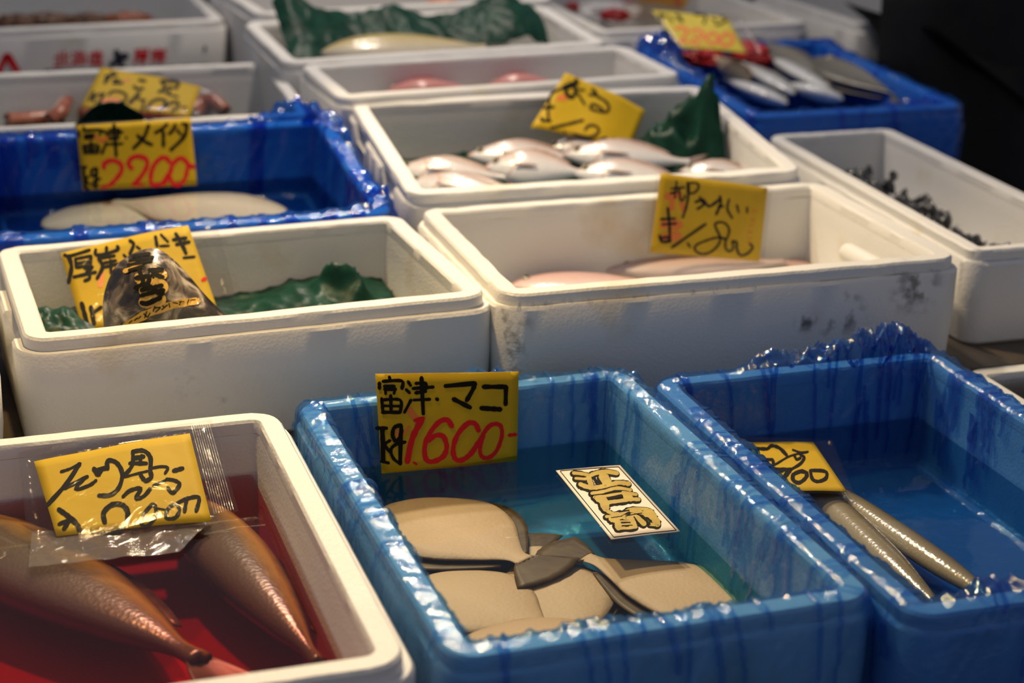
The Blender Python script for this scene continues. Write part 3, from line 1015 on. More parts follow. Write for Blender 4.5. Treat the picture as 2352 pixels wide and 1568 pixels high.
BREAM = dict(up=[(0, .03), (.06, .26), (.18, .62), (.34, .98), (.46, 1), (.7, .62), (.88, .22), (.95, .17), (1, .2)],
             dn=[(0, .03), (.06, .22), (.18, .55), (.36, .82), (.5, .78), (.7, .48), (.88, .18), (.95, .15), (1, .18)])
SLIM = dict(up=[(0, .04), (.08, .45), (.22, .85), (.4, 1), (.6, .86), (.8, .5), (.93, .18), (1, .2)],
            dn=[(0, .04), (.08, .42), (.22, .8), (.4, .95), (.6, .8), (.8, .45), (.93, .16), (1, .18)])
LONG = dict(up=[(0, .06), (.05, .4), (.15, .8), (.3, 1), (.7, .95), (.9, .55), (1, .25)],
            dn=[(0, .06), (.05, .4), (.15, .8), (.3, 1), (.7, .95), (.9, .55), (1, .25)])
FLAT = dict(up=[(0, .10), (.05, .42), (.15, .70), (.32, .97), (.45, 1), (.65, .78), (.82, .40), (.93, .17), (1, .17)],
            dn=[(0, .10), (.05, .36), (.15, .64), (.32, .93), (.45, 1), (.65, .80), (.82, .42), (.93, .17), (1, .17)])


def fish(label, group, head, tail, up, height, thick, prof, mat, fin, dorsal=1, bend=0, lift=0, fringe=0, eye=True, fork=.5, tailk=.18, pect=True, cat='fish',
         name='fish', dorsalfin=True, droop=0, tailfin=True, roll=0):
    X = (tail - head)
    L = X.length
    X.normalize()
    U = (up - X * up.dot(X)).normalized()
    Y = U.cross(X).normalized() * dorsal
    if roll:
        R = Matrix.Rotation(roll * dorsal, 3, X)
        Y, U = R @ Y, R @ U
    root = thing(name, label, cat, (head + tail) / 2 + U * lift, group)
    O = head + U * (lift + thick / 2)

    def pos(t, y, z):
        return O + X * (t * L) + Y * (y + bend * L * (t - .5) ** 2 * 4 - bend * L * .3) + U * (z - droop * max(0, t - .5) ** 2)
    nr, nc = 40, 24
    V, F, AT = [], [], []
    for i in range(nr + 1):
        t = i / nr
        t = t * t * (3 - 2 * t) * .3 + t * .7
        hu, hd = interp(prof['up'], t) * height / 2, interp(prof['dn'], t) * height / 2
        th = (interp(prof['up'], t) * .5 + interp(prof['dn'], t) * .5) ** .8 * thick / 2
        for j in range(nc):
            a = j * math.tau / nc
            y = math.cos(a) * (hu if math.cos(a) > 0 else hd)
            V.append(pos(t, y, math.sin(a) * th))
            AT.append((t, math.cos(a), math.sin(a)))
    F = grid_faces(nr + 1, nc, True)
    F += [tuple(range(nc - 1, -1, -1)), tuple(range(nr * nc, nr * nc + nc))]
    link('body', V, F, mat, root, attr=AT)

    def blade(nm, rows, m=fin, tk=.0008):
        """thin two-sided fin from rows of (t,y,z)"""
        nr_, nc_ = len(rows), len(rows[0])
        V, F, AT = [], [], []
        for sgn in (1, -1):
            for r_ in rows:
                for (t, y, z) in r_:
                    V.append(pos(t, y, z + sgn * tk))
                    AT.append((t, y / height * 2, sgn))
        k = nr_ * nc_
        F = grid_faces(nr_, nc_) + [tuple(reversed(f)) for f in grid_faces(nr_, nc_, base=k)]
        edge = list(range(nc_)) + [i * nc_ + nc_ - 1 for i in range(1, nr_)] + [(nr_ - 1) * nc_ + i for i in range(nc_ - 2, -1, -1)] + [i * nc_ for i in range(nr_ - 2, 0, -1)]
        for a, c in zip(edge, edge[1:] + edge[:1]):
            F.append((c, a, a + k, c + k))
        link(nm, V, F, m, root, attr=AT)
    if tailfin:
        th = height * .5
        rows = []
        for i in range(7):
            f = i / 6
            row = []
            for j in range(11):
                v_ = j / 10 * 2 - 1
                sp = .17 * height / 2 + (th * (.62 if fringe else .8) - .17 * height / 2) * f ** .8
                tt = .985 + tailk * f * (1 - fork * (1 - abs(v_) ** 1.5)) if fork >= 0 else .985 + tailk * f * (1 - .25 * v_ * v_)
                row.append((tt, v_ * sp, .0008 * math.sin(j * 3) - .25 * thick * f))
            rows.append(row)
        blade('tail_fin', rows)
    if fringe:
        for sg, nm in ((1, 'dorsal_fin'), (-1, 'anal_fin')):
            rows = []
            for i in range(29):
                t = .10 + .80 * i / 28
                h = interp(prof['up' if sg > 0 else 'dn'], t) * height / 2
                e = fringe * height * math.sin(math.pi * (i + .6) / 29.2) ** .6
                rows.append([(t + .02 * q / 3, sg * (h * .93 + e * q / 3), -thick * .42) for q in range(4)])
            blade(nm, rows)
    elif dorsalfin:
        rows = []
        for i in range(17):
            t = .30 + .52 * i / 16
            h = interp(prof['up'], t) * height / 2
            e = .13 * height * math.sin(math.pi * (i + 1) / 18) ** .5
            rows.append([(t + .03 * q / 2, h * .9 + e * q / 2, 0) for q in range(3)])
        blade('dorsal_fin', rows)
    if pect:
        rows = []
        for i in range(6):
            f = i / 5
            rows.append([(.30 + .22 * f, -.10 * height + (q / 3 - .5) * height * .07 * math.sin(math.pi * (.2 + .75 * f)), thick * (.50 - .03 * f) + .0015) for q in range(4)])
        blade('pectoral_fin', rows)
    if eye:
        te, ye = .115, .10 * height
        sz = interp(prof['up'], te) ** .8 * thick / 2 * .88
        V, F = [], []
        rr = .052 * height + .0025
        for i in range(6):
            a = i / 5 * math.pi / 2
            for j in range(14):
                b_ = j * math.tau / 14
                V.append(pos(te, ye, sz) + X * rr * math.cos(a) * math.cos(b_) + Y * rr * math.cos(a) * math.sin(b_) + U * rr * .5 * math.sin(a))
        F = grid_faces(6, 14, True) + [tuple(range(70, 84))]
        e = link('eye', V, F, simple('silver_eye_ring', (.35, .30, .22), rough=.2), root)
        V = []
        for i in range(4):
            a = i / 3 * math.pi / 2
            for j in range(12):
                b_ = j * math.tau / 12
                V.append(pos(te, ye, sz) + X * rr * .55 * math.cos(a) * math.cos(b_) + Y * rr * .55 * math.cos(a) * math.sin(b_) + U * (rr * .40 + rr * .25 * math.sin(a)))
        link('pupil', V, grid_faces(4, 12, True) + [tuple(range(36, 48))], simple('fish_pupil', (.01, .01, .012), rough=.08), e)
    return root


Zup = Vector((0, 0, 1))
BREAM_M = fish_mat('bream_skin', (.36, .25, .21), (.58, .58, .61), (.70, .72, .77), [(.02, .05, (.55, .25, .18), .7), (.30, .014, (.50, .26, .14), .75), (.21, .010, (.6, .42, .3), .4)], .24)
PINKFIN = simple('pink_fin', (.42, .28, .23), (.54, .44, .41), 60, .3, trans=.4)
bed = EYE + Vector((.907, 2.536, -.690))
bn = (Gb.T.to_3x3() @ Zup).normalized()
gp = lambda x, y: onplane(x, y, bed, bn)
spec = [
    ((925, 425), (1230, 470), .088, .050, 1, .006, 'front left corner of its box'),
    ((905, 398), (1165, 415), .080, .044, 1, .012, 'lying behind the front left bream, back toward the wall'),
    ((1072, 366), (1330, 372), .082, .044, 1, .014, 'back row, mouth to the left, behind the large central bream'),
    ((1112, 400), (1345, 412), .095, .056, 1, .016, 'large and central with one wide dark eye'),
    ((1245, 350), (1450, 352), .070, .040, 1, .016, 'mostly hidden right under the tilted yellow card'),
    ((1290, 372), (1580, 388), .090, .054, 1, .018, 'upper of the two right bream, tail toward the green sheet'),
    ((1312, 412), (1580, 432), .084, .052, 1, .016, 'lowest right, partly behind the 1800 card'),
    ((1560, 398), (1760, 420), .075, .044, 1, .010, 'farthest right, half under the green sheet'),
]
for k, (h, t, hg, tk, ds, lf, where) in enumerate(spec):
    fish('silver pink bream, ' + where, 'bream in the white box', gp(h[0], h[1] + 19), gp(t[0], t[1] + 19), Vector((-.05, -.60, .80)), hg * .80, tk * .74, BREAM, BREAM_M, PINKFIN, ds, lift=lf - .002, name='bream')

PINK_M = fish_mat('pink_fish_skin', (.52, .28, .26), (.62, .42, .38), (.66, .54, .50), [(.02, .05, (.62, .25, .22), .6)], .25)
PINKF = simple('pale_pink_fin', (.80, .55, .50), (.85, .68, .62), 60, .3, trans=.4)
fish('pale pink fish lying under the 1800 card', 'pink fish', at(1392, 642, 'z', -.758), at(1800, 622, 'z', -.758), Zup, .078, .028, SLIM, PINK_M, PINKF, 1, name='pink_fish', roll=.05, pect=False, fork=-1)
fish('pale pink fish at the left end of the scuffed box', 'pink fish', at(1168, 678, 'z', -.756), at(1530, 678, 'z', -.756), Zup, .085, .028, SLIM, PINK_M, PINKF, 1, name='pink_fish', roll=.05, pect=False, fork=-1)

FLO_M = fish_mat('flounder_belly', (.40, .28, .165), (.46, .335, .21), (.40, .28, .165), [(.0, .06, (.26, .17, .10), .6)], .6, edge=(.13, .085, .04))
BROWNFIN = simple('brown_fin', (.075, .042, .012), (.13, .082, .03), 50, .5, trans=.3)
FG = 'pale flounders in the near blue box'
for (h, t, z, hg, ds, lab) in [
    ((893, 1172), (1208, 1300), -.838, .158, 1, 'pale flounder at upper left of the near blue box, dark tail pointing to the middle'),
    ((955, 1345), (1262, 1462), -.846, .140, 1, 'pale flounder at the lower left corner of the near blue box'),
    ((1315, 1470), (1225, 1270), -.852, .125, 1, 'pale flounder in the middle of the pile, brown edge toward the far side'),
    ((1830, 1452), (1345, 1292), -.842, .125, 1, 'pale flounder on the right, head toward the near right corner'),
    ((1050, 1502), (1520, 1476), -.834, .100, 1, 'flounder along the near wall, only its brown upper edge showing'),
]:
    fish(lab, FG, atz(*h, z), atz(*t, z), Zup, hg, .013, FLAT, FLO_M, BROWNFIN, ds, fringe=.13, eye=False, fork=-1, tailk=.23, pect=False, name='flounder')
WH_M = fish_mat('white_flatfish_belly', (.27, .24, .20), (.36, .33, .28), (.27, .24, .20), None, .5, edge=(.05, .03, .015))
for (h, t, z, lab) in [((660, 512), (262, 480), -.712, 'white flatfish lying uppermost in the middle blue box'),
                       ((100, 540), (490, 482), -.722, 'white flatfish lower left in the middle blue box, under the other')]:
    fish(lab, 'white flatfish in the middle blue box', atz(*h, z), atz(*t, z), Zup, .19, .022, FLAT, WH_M, BROWNFIN, 1, fringe=.05, eye=False, fork=-1, pect=False, name='flatfish')

YT_M = fish_mat('yellowtail_skin', (.03, .04, .02), (.085, .06, .04), (.10, .075, .055), None, .27, stripe=(.36, .24, .06))
DKFIN = simple('dark_fin', (.07, .06, .04), (.13, .11, .07), 50, .35)
fish('large dark fish with a golden stripe at the bottom left of the red water', 'large fish in the red water', atz(-190, 1235, -.84), atz(455, 1590, -.84), Zup, .135, .062, SLIM, YT_M, DKFIN, 1,
     name='yellowtail', tailk=.22, pect=False, roll=-.15)
fish('large brownish fish with its head under the 2,000 card pouch', 'large fish in the red water', atz(405, 1190, -.835), atz(725, 1590, -.835), Zup, .085, .055, SLIM, YT_M, DKFIN, 1, name='yellowtail', tailk=.2, pect=False, roll=-.15)

LG_M = fish_mat('long_fish_skin', (.07, .06, .035), (.22, .19, .13), (.30, .27, .21), None, .2)
fish('long thin silver fish nearer the left rim of the right blue box', 'long thin fish', atz(1800, 1080, -.836), atz(2150, 1420, -.836), Zup, .036, .026, LONG, LG_M, DKFIN, 1, name='long_fish', dorsalfin=False, pect=False)
fish('long thin silver fish lying right of its neighbour', 'long thin fish', atz(1880, 1130, -.836), atz(2290, 1410, -.836), Zup, .032, .024, LONG, LG_M, DKFIN, 1, name='long_fish', dorsalfin=False, pect=False)

# far right blue box
SV_M = fish_mat('mackerel_skin', (.06, .065, .04), (.36, .37, .36), (.56, .58, .60), [(.27, .012, (.3, .25, .16), .5)], .16)
MP = EYE + Vector((1.512, 3.035, -.682))
mp = lambda x, y: onplane(x, y, MP, (Mb.T.to_3x3() @ Vector((0, -.05, 1))).normalized())
for (h, t, hg, lab) in [((1800, 262), (1660, 205), .052, 'silver fish nearest the front left corner of the far right blue box'),
                        ((1815, 238), (1700, 165), .054, 'silver fish with a bright head, middle of the three front ones'),
                        ((1900, 232), (1745, 140), .054, 'silver fish bending toward the dark flatfish'),
                        ((1930, 252), (1790, 215), .046, 'silver fish tucked low between the others')]:
    fish(lab, 'small silver fish in the far right blue box', mp(*h), mp(*t), Zup, hg * 1.5, .030, SLIM, SV_M, DKFIN, -1, lift=.004, name='mackerel', roll=-.35, pect=False)
DKF_M = fish_mat('dark_flatfish_skin', (.10, .095, .08), (.20, .19, .165), (.10, .095, .08), None, .35)
for (h, t, hg, lf, lab) in [((1870, 165), (2060, 250), .13, .012, 'dark grey flatfish along the right wall of the far right blue box'),
                            ((1745, 130), (1880, 200), .10, .010, 'small dark grey flatfish behind the silver fish')]:
    fish(lab, 'dark flatfish in the far right blue box', mp(*h), mp(*t), Zup, hg, .03, FLAT, DKF_M, DKFIN, 1, lift=lf, fringe=.1, fork=-1, pect=False, name='flatfish')
OR_M = fish_mat('orange_fish_skin', (.45, .22, .10), (.62, .42, .22), (.70, .58, .42), None, .3)
fish('small orange brown fish beside the red film in the far right blue box', None, mp(1720, 212), mp(1640, 160), Zup, .05, .036, SLIM, OR_M, PINKFIN, -1, lift=.006, name='gurnard')

# fish under the green sheet, red tail
GM = fish_mat('gold_belly_skin', (.32, .25, .05), (.52, .42, .22), (.62, .56, .44), None, .22)
fish('large fish with a yellowish belly under the crumpled green sheet', None, at(735, 149, 'y', 3.12), at(1110, 137, 'y', 3.13), Vector((0, -.4, 1)), .085, .05, SLIM, GM, DKFIN, 1, name='yellowtail', pect=False, eye=False)
RD_M = fish_mat('red_fish_skin', (.46, .07, .06), (.52, .13, .11), (.58, .25, .22), None, .3)
fish('red fish of which a back fin shows over the bream box rim', None, at(885, 250, 'y', 2.93), at(1095, 240, 'y', 2.93), Vector((0, -.5, 1)).normalized(), .10, .05, BREAM, RD_M, simple('red_fin', (.6, .12, .10), (.7, .2, .17), 40, .4, trans=.3), 1, name='red_fish', roll=-.7)
fish('second red fish farther right along the same rim', None, at(1120, 236, 'y', 2.93), at(1290, 228, 'y', 2.93), Vector((0, -.5, 1)).normalized(), .07, .05, BREAM, RD_M, MATS['red_fin'], 1, name='red_fish', roll=-.7)

# ------------------------------------------------------------------ crumpled sheets and heaps


def sheet(name, label, cat, quad, fn, mat, nu=70, nv=50, tk=.0008):
    """crumpled sheet over four corner points; fn(u,v,P) gives an offset vector"""
    V, F = [], []
    for side in (0, 1):
        for j in range(nv + 1):
            for i in range(nu + 1):
                u, v = i / nu, j / nv
                P = quad[0].lerp(quad[1], u).lerp(quad[3].lerp(quad[2], u), v)
                V.append(P + fn(u, v, P) - Vector((0, 0, tk * side)))
    k = (nu + 1) * (nv + 1)
    for j in range(nv):
        for i in range(nu):
            a = j * (nu + 1) + i
            F += [(a, a + nu + 1, a + nu + 2, a + 1), (k + a, k + a + 1, k + a + nu + 2, k + a + nu + 1)]
    o = link(name, V, F, mat)
    center_mesh(o)
    return tag(o, label, cat)


def bx(b, fx, fy, z):
    """point inside a box: fx,fy in -1..1 of the inner size, z camera relative"""
    P = b.T @ Vector((fx * (b.W / 2 - b.wall - .010), fy * (b.D / 2 - b.wall - .010), 0))
    P.z = EYE.z + z
    return P


def crumple(seed, a=.012, f=18):
    def fn(u, v, P):
        q = P * f
        h = a * (noise.noise(Vector((q.x * .7 + q.y * .3, q.y * .4, seed))) + .55 * ridge(Vector((q.x * .8, q.y * .5, seed + 2)), 2) + .30 * ridge(Vector((q.x * 1.9 + q.y, q.y * 1.2 - q.x * .4, seed + 4)), 3) + .10 * ridge(Vector((q.x * 4, q.y * 4, seed + 6)), 2) - .35)
        return Vector((.3 * a * noise.noise(q * 1.3 + Vector((seed, 0, 0))), .3 * a * noise.noise(q * 1.3 + Vector((0, seed, 0))), h))
    return fn


c1 = crumple(3, .012, 17)
pk = [(bx(Db, .66, .62, 0), .020, .042), (bx(Db, .76, .5, 0), .018, .030), (bx(Db, -.95, .4, 0), .05, .03)]


def fD(u, v, P):
    o = c1(u, v, P)
    for (q, r_, h_) in pk:
        d2 = (P.x - q.x) ** 2 + (P.y - q.y) ** 2
        o.z += h_ * math.exp(-d2 / r_ ** 2) * (.6 + .5 * ridge(P * 40, 1))
    o.z += .006 * math.sin(u * 9 + v * 4)
    return o


sheet('plastic_sheet', 'dark green plastic sheet lining the oyster box', 'sheet', [bx(Db, -1, 1, -.728), bx(Db, 1, 1, -.728), bx(Db, 1, -1, -.728), bx(Db, -1, -1, -.728)], fD, GREEN, 110, 80)
c2 = crumple(8, .008, 20)
gpk = [(gp(1640, 384), .032, .064), (gp(1600, 384), .055, .055), (gp(1540, 386), .05, .040), (gp(1690, 396), .05, .045), (gp(1490, 380), .05, .025)]


def fG(u, v, P):
    o = c2(u, v, P)
    for (q, r_, h_) in gpk:
        d2 = (P.x - q.x) ** 2 + (P.y - q.y) ** 2
        o.z += h_ * math.exp(-d2 / r_ ** 2) * (.65 + .5 * ridge(P * 30, 1))
    return o


gq = [Gb.T @ Vector((sx * .255, sy * .170, -.085)) for (sx, sy) in ((-1, 1), (1, 1), (1, -1), (-1, -1))]
sheet('plastic_sheet', 'dark green plastic sheet under the bream, standing up in a peak at the right', 'sheet', gq, fG, GREEN, 100, 70)
c3 = crumple(13, .016, 14)


def fJ(u, v, P):
    o = c3(u, v, P)
    o.z += .074 * (1 - v) ** .7 + .008 * math.sin(u * 7 + v * 3) * (1 - v) + .006 * math.sin(u * 17)
    o.z += .030 * math.exp(-((u - .05) / .07) ** 2) * (1 - v)
    o.z += .014 * math.exp(-((u - .88) / .06) ** 2)
    return o


jq = [Jb.T @ Vector((sx * .255, sy, sz)) for (sx, sy, sz) in ((-1, .105, -.055), (.98, .105, -.060), (.98, .0, -.030), (-1, -.045, -.055))]
sheet('plastic_sheet', 'thick crumpled dark green sheet filling the far box', 'sheet', jq, fJ, GREEN, 100, 50)
c4 = crumple(17, .010, 22)


def fH(u, v, P):
    o = c4(u, v, P)
    o.z += .035 * math.sin(math.pi * u) * math.sin(math.pi * min(1, v * .7))
    return o


hq = [at(165, 262, 'y', 2.92), at(330, 262, 'y', 2.92), at(330, 276, 'y', 2.802), at(172, 280, 'y', 2.802)]
hq = [Vector((q.x, q.y, EYE.z + z)) for q, z in zip(hq, (-.665, -.66, -.598, -.600))]
sheet('plastic_sheet', 'dark green scrap folded over the near rim of the octopus box', 'sheet', hq, fH, GREEN, 50, 30)
hq2 = [Hb.T @ Vector((sx * .25, sy * .17, -.105)) for (sx, sy) in ((-1, 1), (1, 1), (1, -1), (-1, -1))]
sheet('plastic_sheet', 'green sheet on the bottom of the octopus box', 'sheet', hq2, crumple(19, .02, 14), GREEN, 60, 40)


def lump(name, label, cat, c, size, mat, seed, a=.35, f=3.0, kind=None, group=None, nu=48, nv=28):
    V = []
    for j in range(nv + 1):
        th = math.pi * j / nv
        for i in range(nu):
            ph = i * math.tau / nu
            d = Vector((math.sin(th) * math.cos(ph), math.sin(th) * math.sin(ph), math.cos(th)))
            r_ = 1 + a * (ridge(d * f + Vector((seed, 0, 0)), 2) - .4) + a * .5 * (ridge(d * f * 2.7 + Vector((0, seed, 0)), 2) - .4)
            V.append(c + Vector((d.x * size[0] * r_, d.y * size[1] * r_, max(-.6, d.z) * size[2] * r_)))
    F = grid_faces(nv + 1, nu, True)
    o = link(name, V, F, mat)
    center_mesh(o)
    return tag(o, label, cat, group, kind)


# octopus legs
OCT = simple('octopus_skin', (.22, .04, .02), (.45, .16, .09), 40, .25, .3, 90)
SUCK = simple('octopus_sucker', (.62, .42, .34), rough=.3)


def tentacle(label, pts, r0, r1):
    root = thing('octopus_leg', label, 'seafood', pts[0], 'octopus legs')
    L = []
    for i in range(len(pts) - 1):
        for k in range(8):
            f = k / 8
            p0, p1, p2, p3 = pts[max(0, i - 1)], pts[i], pts[i + 1], pts[min(len(pts) - 1, i + 2)]
            L.append(.5 * ((2 * p1) + (p2 - p0) * f + (2 * p0 - 5 * p1 + 4 * p2 - p3) * f * f + (3 * p1 - p0 - 3 * p2 + p3) * f ** 3))
    L.append(pts[-1])
    V, SV, SF = [], [], []
    n = len(L)
    for i, P in enumerate(L):
        t = (L[min(n - 1, i + 1)] - L[max(0, i - 1)]).normalized()
        a = t.cross(Vector((.2, .1, 1))).normalized()
        c = a.cross(t)
        r_ = r0 + (r1 - r0) * i / (n - 1)
        V += [P + (a * math.cos(k * math.tau / 14) + c * math.sin(k * math.tau / 14)) * r_ for k in range(14)]
        if i % 2 == 0:
            for sg in (-1, 1):
                b0 = len(SV)
                q = P - a * r_ * .85 + c * r_ * .45 * sg
                for (rr, up) in ((.42, -.1), (.40, .25), (.18, .28)):
                    SV += [q + (t * math.cos(k * math.tau / 8) + c * math.sin(k * math.tau / 8)) * r_ * rr - a * r_ * up for k in range(8)]
                SF += grid_faces(3, 8, True, b0) + [tuple(range(b0 + 16, b0 + 24))]
    link('body', V, grid_faces(n, 14, True) + [tuple(range(13, -1, -1)), tuple(range((n - 1) * 14, n * 14))], OCT, root)
    link('suckers', SV, SF, SUCK, root)


hz = lambda x, y, z: at(x, y, 'z', z)
tentacle('dark red octopus leg end standing up left of the green scrap', [hz(120, 275, -.66), hz(140, 258, -.65), hz(150, 240, -.645), hz(158, 230, -.642)], .014, .008)
tentacle('octopus leg lying flat at the left of its box', [hz(20, 280, -.668), hz(70, 276, -.668), hz(110, 272, -.668), hz(140, 272, -.668)], .016, .012)
tentacle('pale octopus leg curled beside the yellow card, right side', [hz(440, 262, -.672), hz(465, 240, -.66), hz(490, 235, -.655), hz(515, 255, -.668)], .018, .012)
tentacle('octopus leg lying under the sloping yellow card', [hz(190, 262, -.668), hz(270, 268, -.668), hz(350, 270, -.668), hz(430, 272, -.67)], .017, .015)

# dark glossy heap in the narrow box
SHELL = simple('dark_glossy_shell', (.012, .012, .014), (.05, .05, .058), 60, .12, .8, 70, spec=.8)
V, F = [], []
rnd = random.Random(5)
NP = [Nb.T @ Vector((0, yy, -.070)) for yy in (.29, -.29)]
for k in range(290):
    f = rnd.random()
    c = NP[0].lerp(NP[1], f) + Vector((rnd.uniform(-.068, .068), 0, rnd.uniform(-.015, .012) + .014 * math.sin(f * 9)))
    r_ = rnd.uniform(.008, .018)
    R = Matrix.Rotation(rnd.uniform(0, 6), 3, Vector((rnd.uniform(-1, 1), rnd.uniform(-1, 1), rnd.uniform(-1, 1))).normalized())
    b0 = len(V)
    for j in range(7):
        th = math.pi * j / 6
        for i in range(10):
            ph = i * math.tau / 10
            d = Vector((math.sin(th) * math.cos(ph) * .55, math.sin(th) * math.sin(ph) * .4, math.cos(th)))
            V.append(c + R @ (d * r_ * (1 + .25 * noise.noise(d * 4 + c * 30))))
    F += grid_faces(7, 10, True, b0)
o = link('shellfish_heap', V, F, SHELL)
center_mesh(o)
tag(o, 'heap of small dark glossy shellfish in the narrow foam box', 'seafood', kind='stuff')

# oyster packet
pk_c = at(345, 742, 'y', 2.045)
pk_t = at(352, 575, 'y', 2.10)
OYS, nt, out = nodes_of('oyster_packet_skin')
tc = N(nt, 'ShaderNodeTexCoord')
nz = N(nt, 'ShaderNodeTexNoise', Scale=26, Detail=3, Distortion=1.6)
nt.links.new(tc.outputs['Object'], nz.inputs['Vector'])
rp = N(nt, 'ShaderNodeValToRGB')
for (p_, c_) in ((.36, (.012, .010, .008)), (.47, (.045, .033, .02)), (.55, (.18, .14, .09)), (.66, (.48, .41, .31))):
    e = rp.color_ramp.elements.new(p_)
    e.color = (*c_, 1)
rp.color_ramp.elements[0].color = (.01, .009, .007, 1)
rp.color_ramp.elements[-1].color = (.7, .64, .54, 1)
nt.links.new(nz.outputs['Fac'], rp.inputs['Fac'])
p = N(nt, 'ShaderNodeBsdfPrincipled', Roughness=.3)
p.inputs['Coat Weight'].default_value = .35
p.inputs['Coat Roughness'].default_value = .06
nt.links.new(rp.outputs['Color'], p.inputs['Base Color'])
n2 = N(nt, 'ShaderNodeTexNoise', Scale=50, Detail=3)
nt.links.new(tc.outputs['Object'], n2.inputs['Vector'])
bp = N(nt, 'ShaderNodeBump', Strength=.35, Distance=.004)
nt.links.new(n2.outputs['Fac'], bp.inputs['Height'])
nt.links.new(bp.outputs['Normal'], p.inputs['Coat Normal'])
nt.links.new(bp.outputs['Normal'], p.inputs['Normal'])
nt.links.new(p.outputs[0], out.inputs['Surface'])
pk_root = thing('oyster_packet', 'bulging clear packet of oysters with black brush lettering and yellow strip', 'packet', (pk_c.x, pk_c.y, EYE.z - .735))
outline = [(240, 770), (236, 700), (246, 650), (268, 608), (300, 585), (322, 575), (350, 570), (382, 582), (425, 622), (470, 675), (516, 722), (528, 735), (500, 775), (420, 790), (330, 790)]
ol = smooth_line(outline + [outline[0]], 6)[:-1]
pkP = pk_c
pkN = Vector((-.12, -.93, .36)).normalized()
ctr = onplane(365, 690, pkP, pkN)
rim_ = [onplane(x, y, pkP, pkN) for (x, y) in ol]
V, F = [], []
nr = 12
nO = len(ol)


def pk_h(f):
    return .042 * (1 - f ** 2.2)


for sgn in (1, -1):
    for i in range(nr):
        f = (i + 1) / nr
        for k, q in enumerate(rim_):
            P = ctr.lerp(q, f)
            wr = .0035 * ridge(P * 45, 2) * (1 - f * .5)
            V.append(P + pkN * sgn * (pk_h(f) * (1 if sgn > 0 else .35) + wr * (1 if sgn > 0 else .2)) * (1 if i < nr - 1 else 0))
    V.append(ctr + pkN * sgn * (pk_h(0) * (1 if sgn > 0 else .35)))
half = nr * nO + 1
F = grid_faces(nr, nO, True) + [((k + 1) % nO, k, half - 1) for k in range(nO)]
F += [tuple(reversed(f)) for f in grid_faces(nr, nO, True, half)] + [(half + k, half + (k + 1) % nO, 2 * half - 1) for k in range(nO)]
link('bag', V, F, OYS, pk_root)


def pk_put(d):
    def put(x, y):
        P = onplane(120 + x * .17857, 500 + y * .17857, pkP, pkN)
        v_ = P - ctr
        # how far out toward the rim
        best = 1
        an = math.atan2(v_.dot(UP), v_.dot(RT))
        q = min(rim_, key=lambda r_: abs(math.remainder(math.atan2((r_ - ctr).dot(UP), (r_ - ctr).dot(RT)) - an, math.tau)))
        f = min(1, v_.length / (q - ctr).length)
        return P + pkN * (pk_h(f) + .0042 * (1 - f * .4) + d)
    return put


def pk_write(name, text, mat, d):
    V, F = [], []
    for (wd, pts) in S(text):
        ribbon(pts, wd, V, F, pk_put(d))
    return link(name, V, F, mat, pk_root, False)


LAB = simple('ochre_print', (.58, .33, .05), (.66, .40, .07), 30, .35)
pk_write('yellow_strip', '100:950,1410 1250,1250 1550,1150 1860,1085;150:1130,800 1240,840;150:1330,720 1420,760;230:1230,960 1400,920;170:1200,1110 1400,1080;60:1000,620 1250,560;60:940,700 1150,640', LAB, .0)
pk_write('lettering', '''50:1050,500 1250,470;45:1000,560 1300,520;45:980,620 1280,570;45:1000,690 1180,640;55:1130,700 1180,860 1080,930;60:1090,800 1250,780 1240,870 1180,900;60:1260,700 1420,690;55:1300,750 1430,790;
55:1160,960 1420,900;55:1160,1030 1440,960;60:1240,890 1400,1010 1430,980;60:1160,1120 1240,1130 1400,1060;
14:1190,1260 1230,1300;14:1230,1230 1200,1310;14:1270,1250 1240,1300;14:1330,1170 1310,1230;14:1330,1190 1400,1180 1340,1240;14:1430,1160 1450,1180;14:1420,1210 1490,1150;14:1510,1130 1520,1180;14:1560,1120 1620,1130;14:1660,1100 1640,1150;14:1640,1110 1700,1100;14:1760,1070 1740,1120;14:1780,1080 1840,1070;14:1000,1370 1040,1340;14:1070,1340 1110,1310;14:1120,1320 1150,1290;
10:1350,620 1420,640;10:1360,660 1430,680''', INK, .0008)

# red film scraps and things in the top right boxes
RED_PL = simple('red_plastic', (.42, .008, .012), (.62, .02, .02), 30, .25, .5, 60, trans=.2)
lump('plastic_scrap', 'crumpled red plastic under the left edge of the pale yellow card', 'plastic', mp(1600, 140) + Vector((0, 0, .012)), (.05, .075, .022), RED_PL, 2, .4, group='red plastic scraps')
lump('plastic_scrap', 'crumpled red plastic lying on the silver fish', 'plastic', mp(1722, 152) + Vector((0, 0, .022)), (.034, .065, .022), RED_PL, 5, .45, group='red plastic scraps')
WHP = simple('white_wrap', (.76, .74, .72), (.84, .82, .80), 30, .3, .4, 40)
oz = lambda x, y, z: at(x, y, 'z', z)
lump('ice_packet', 'crumpled white wrap filling the red and white box, left side', 'wrap', oz(1340, 22, -.655), (.13, .10, .035), WHP, 7, .3, group='white wraps in the top right box')
lump('ice_packet', 'crumpled white wrap behind the blue film corner', 'wrap', oz(1395, 40, -.655), (.09, .07, .03), WHP, 9, .3, group='white wraps in the top right box')
lump('plastic_scrap', 'red plastic band at the very top edge', 'plastic', oz(1410, 2, -.632), (.062, .05, .02), RED_PL, 11, .3, group='red plastic scraps')
lump('plastic_scrap', 'small red plastic piece by the blue film corner', 'plastic', oz(1412, 36, -.628), (.032, .03, .014), RED_PL, 12, .3, group='red plastic scraps')
lump('plastic_scrap', 'tiny red piece alone on the white wrap', 'plastic', oz(1316, 16, -.630), (.014, .02, .010), RED_PL, 14, .3, group='red plastic scraps')
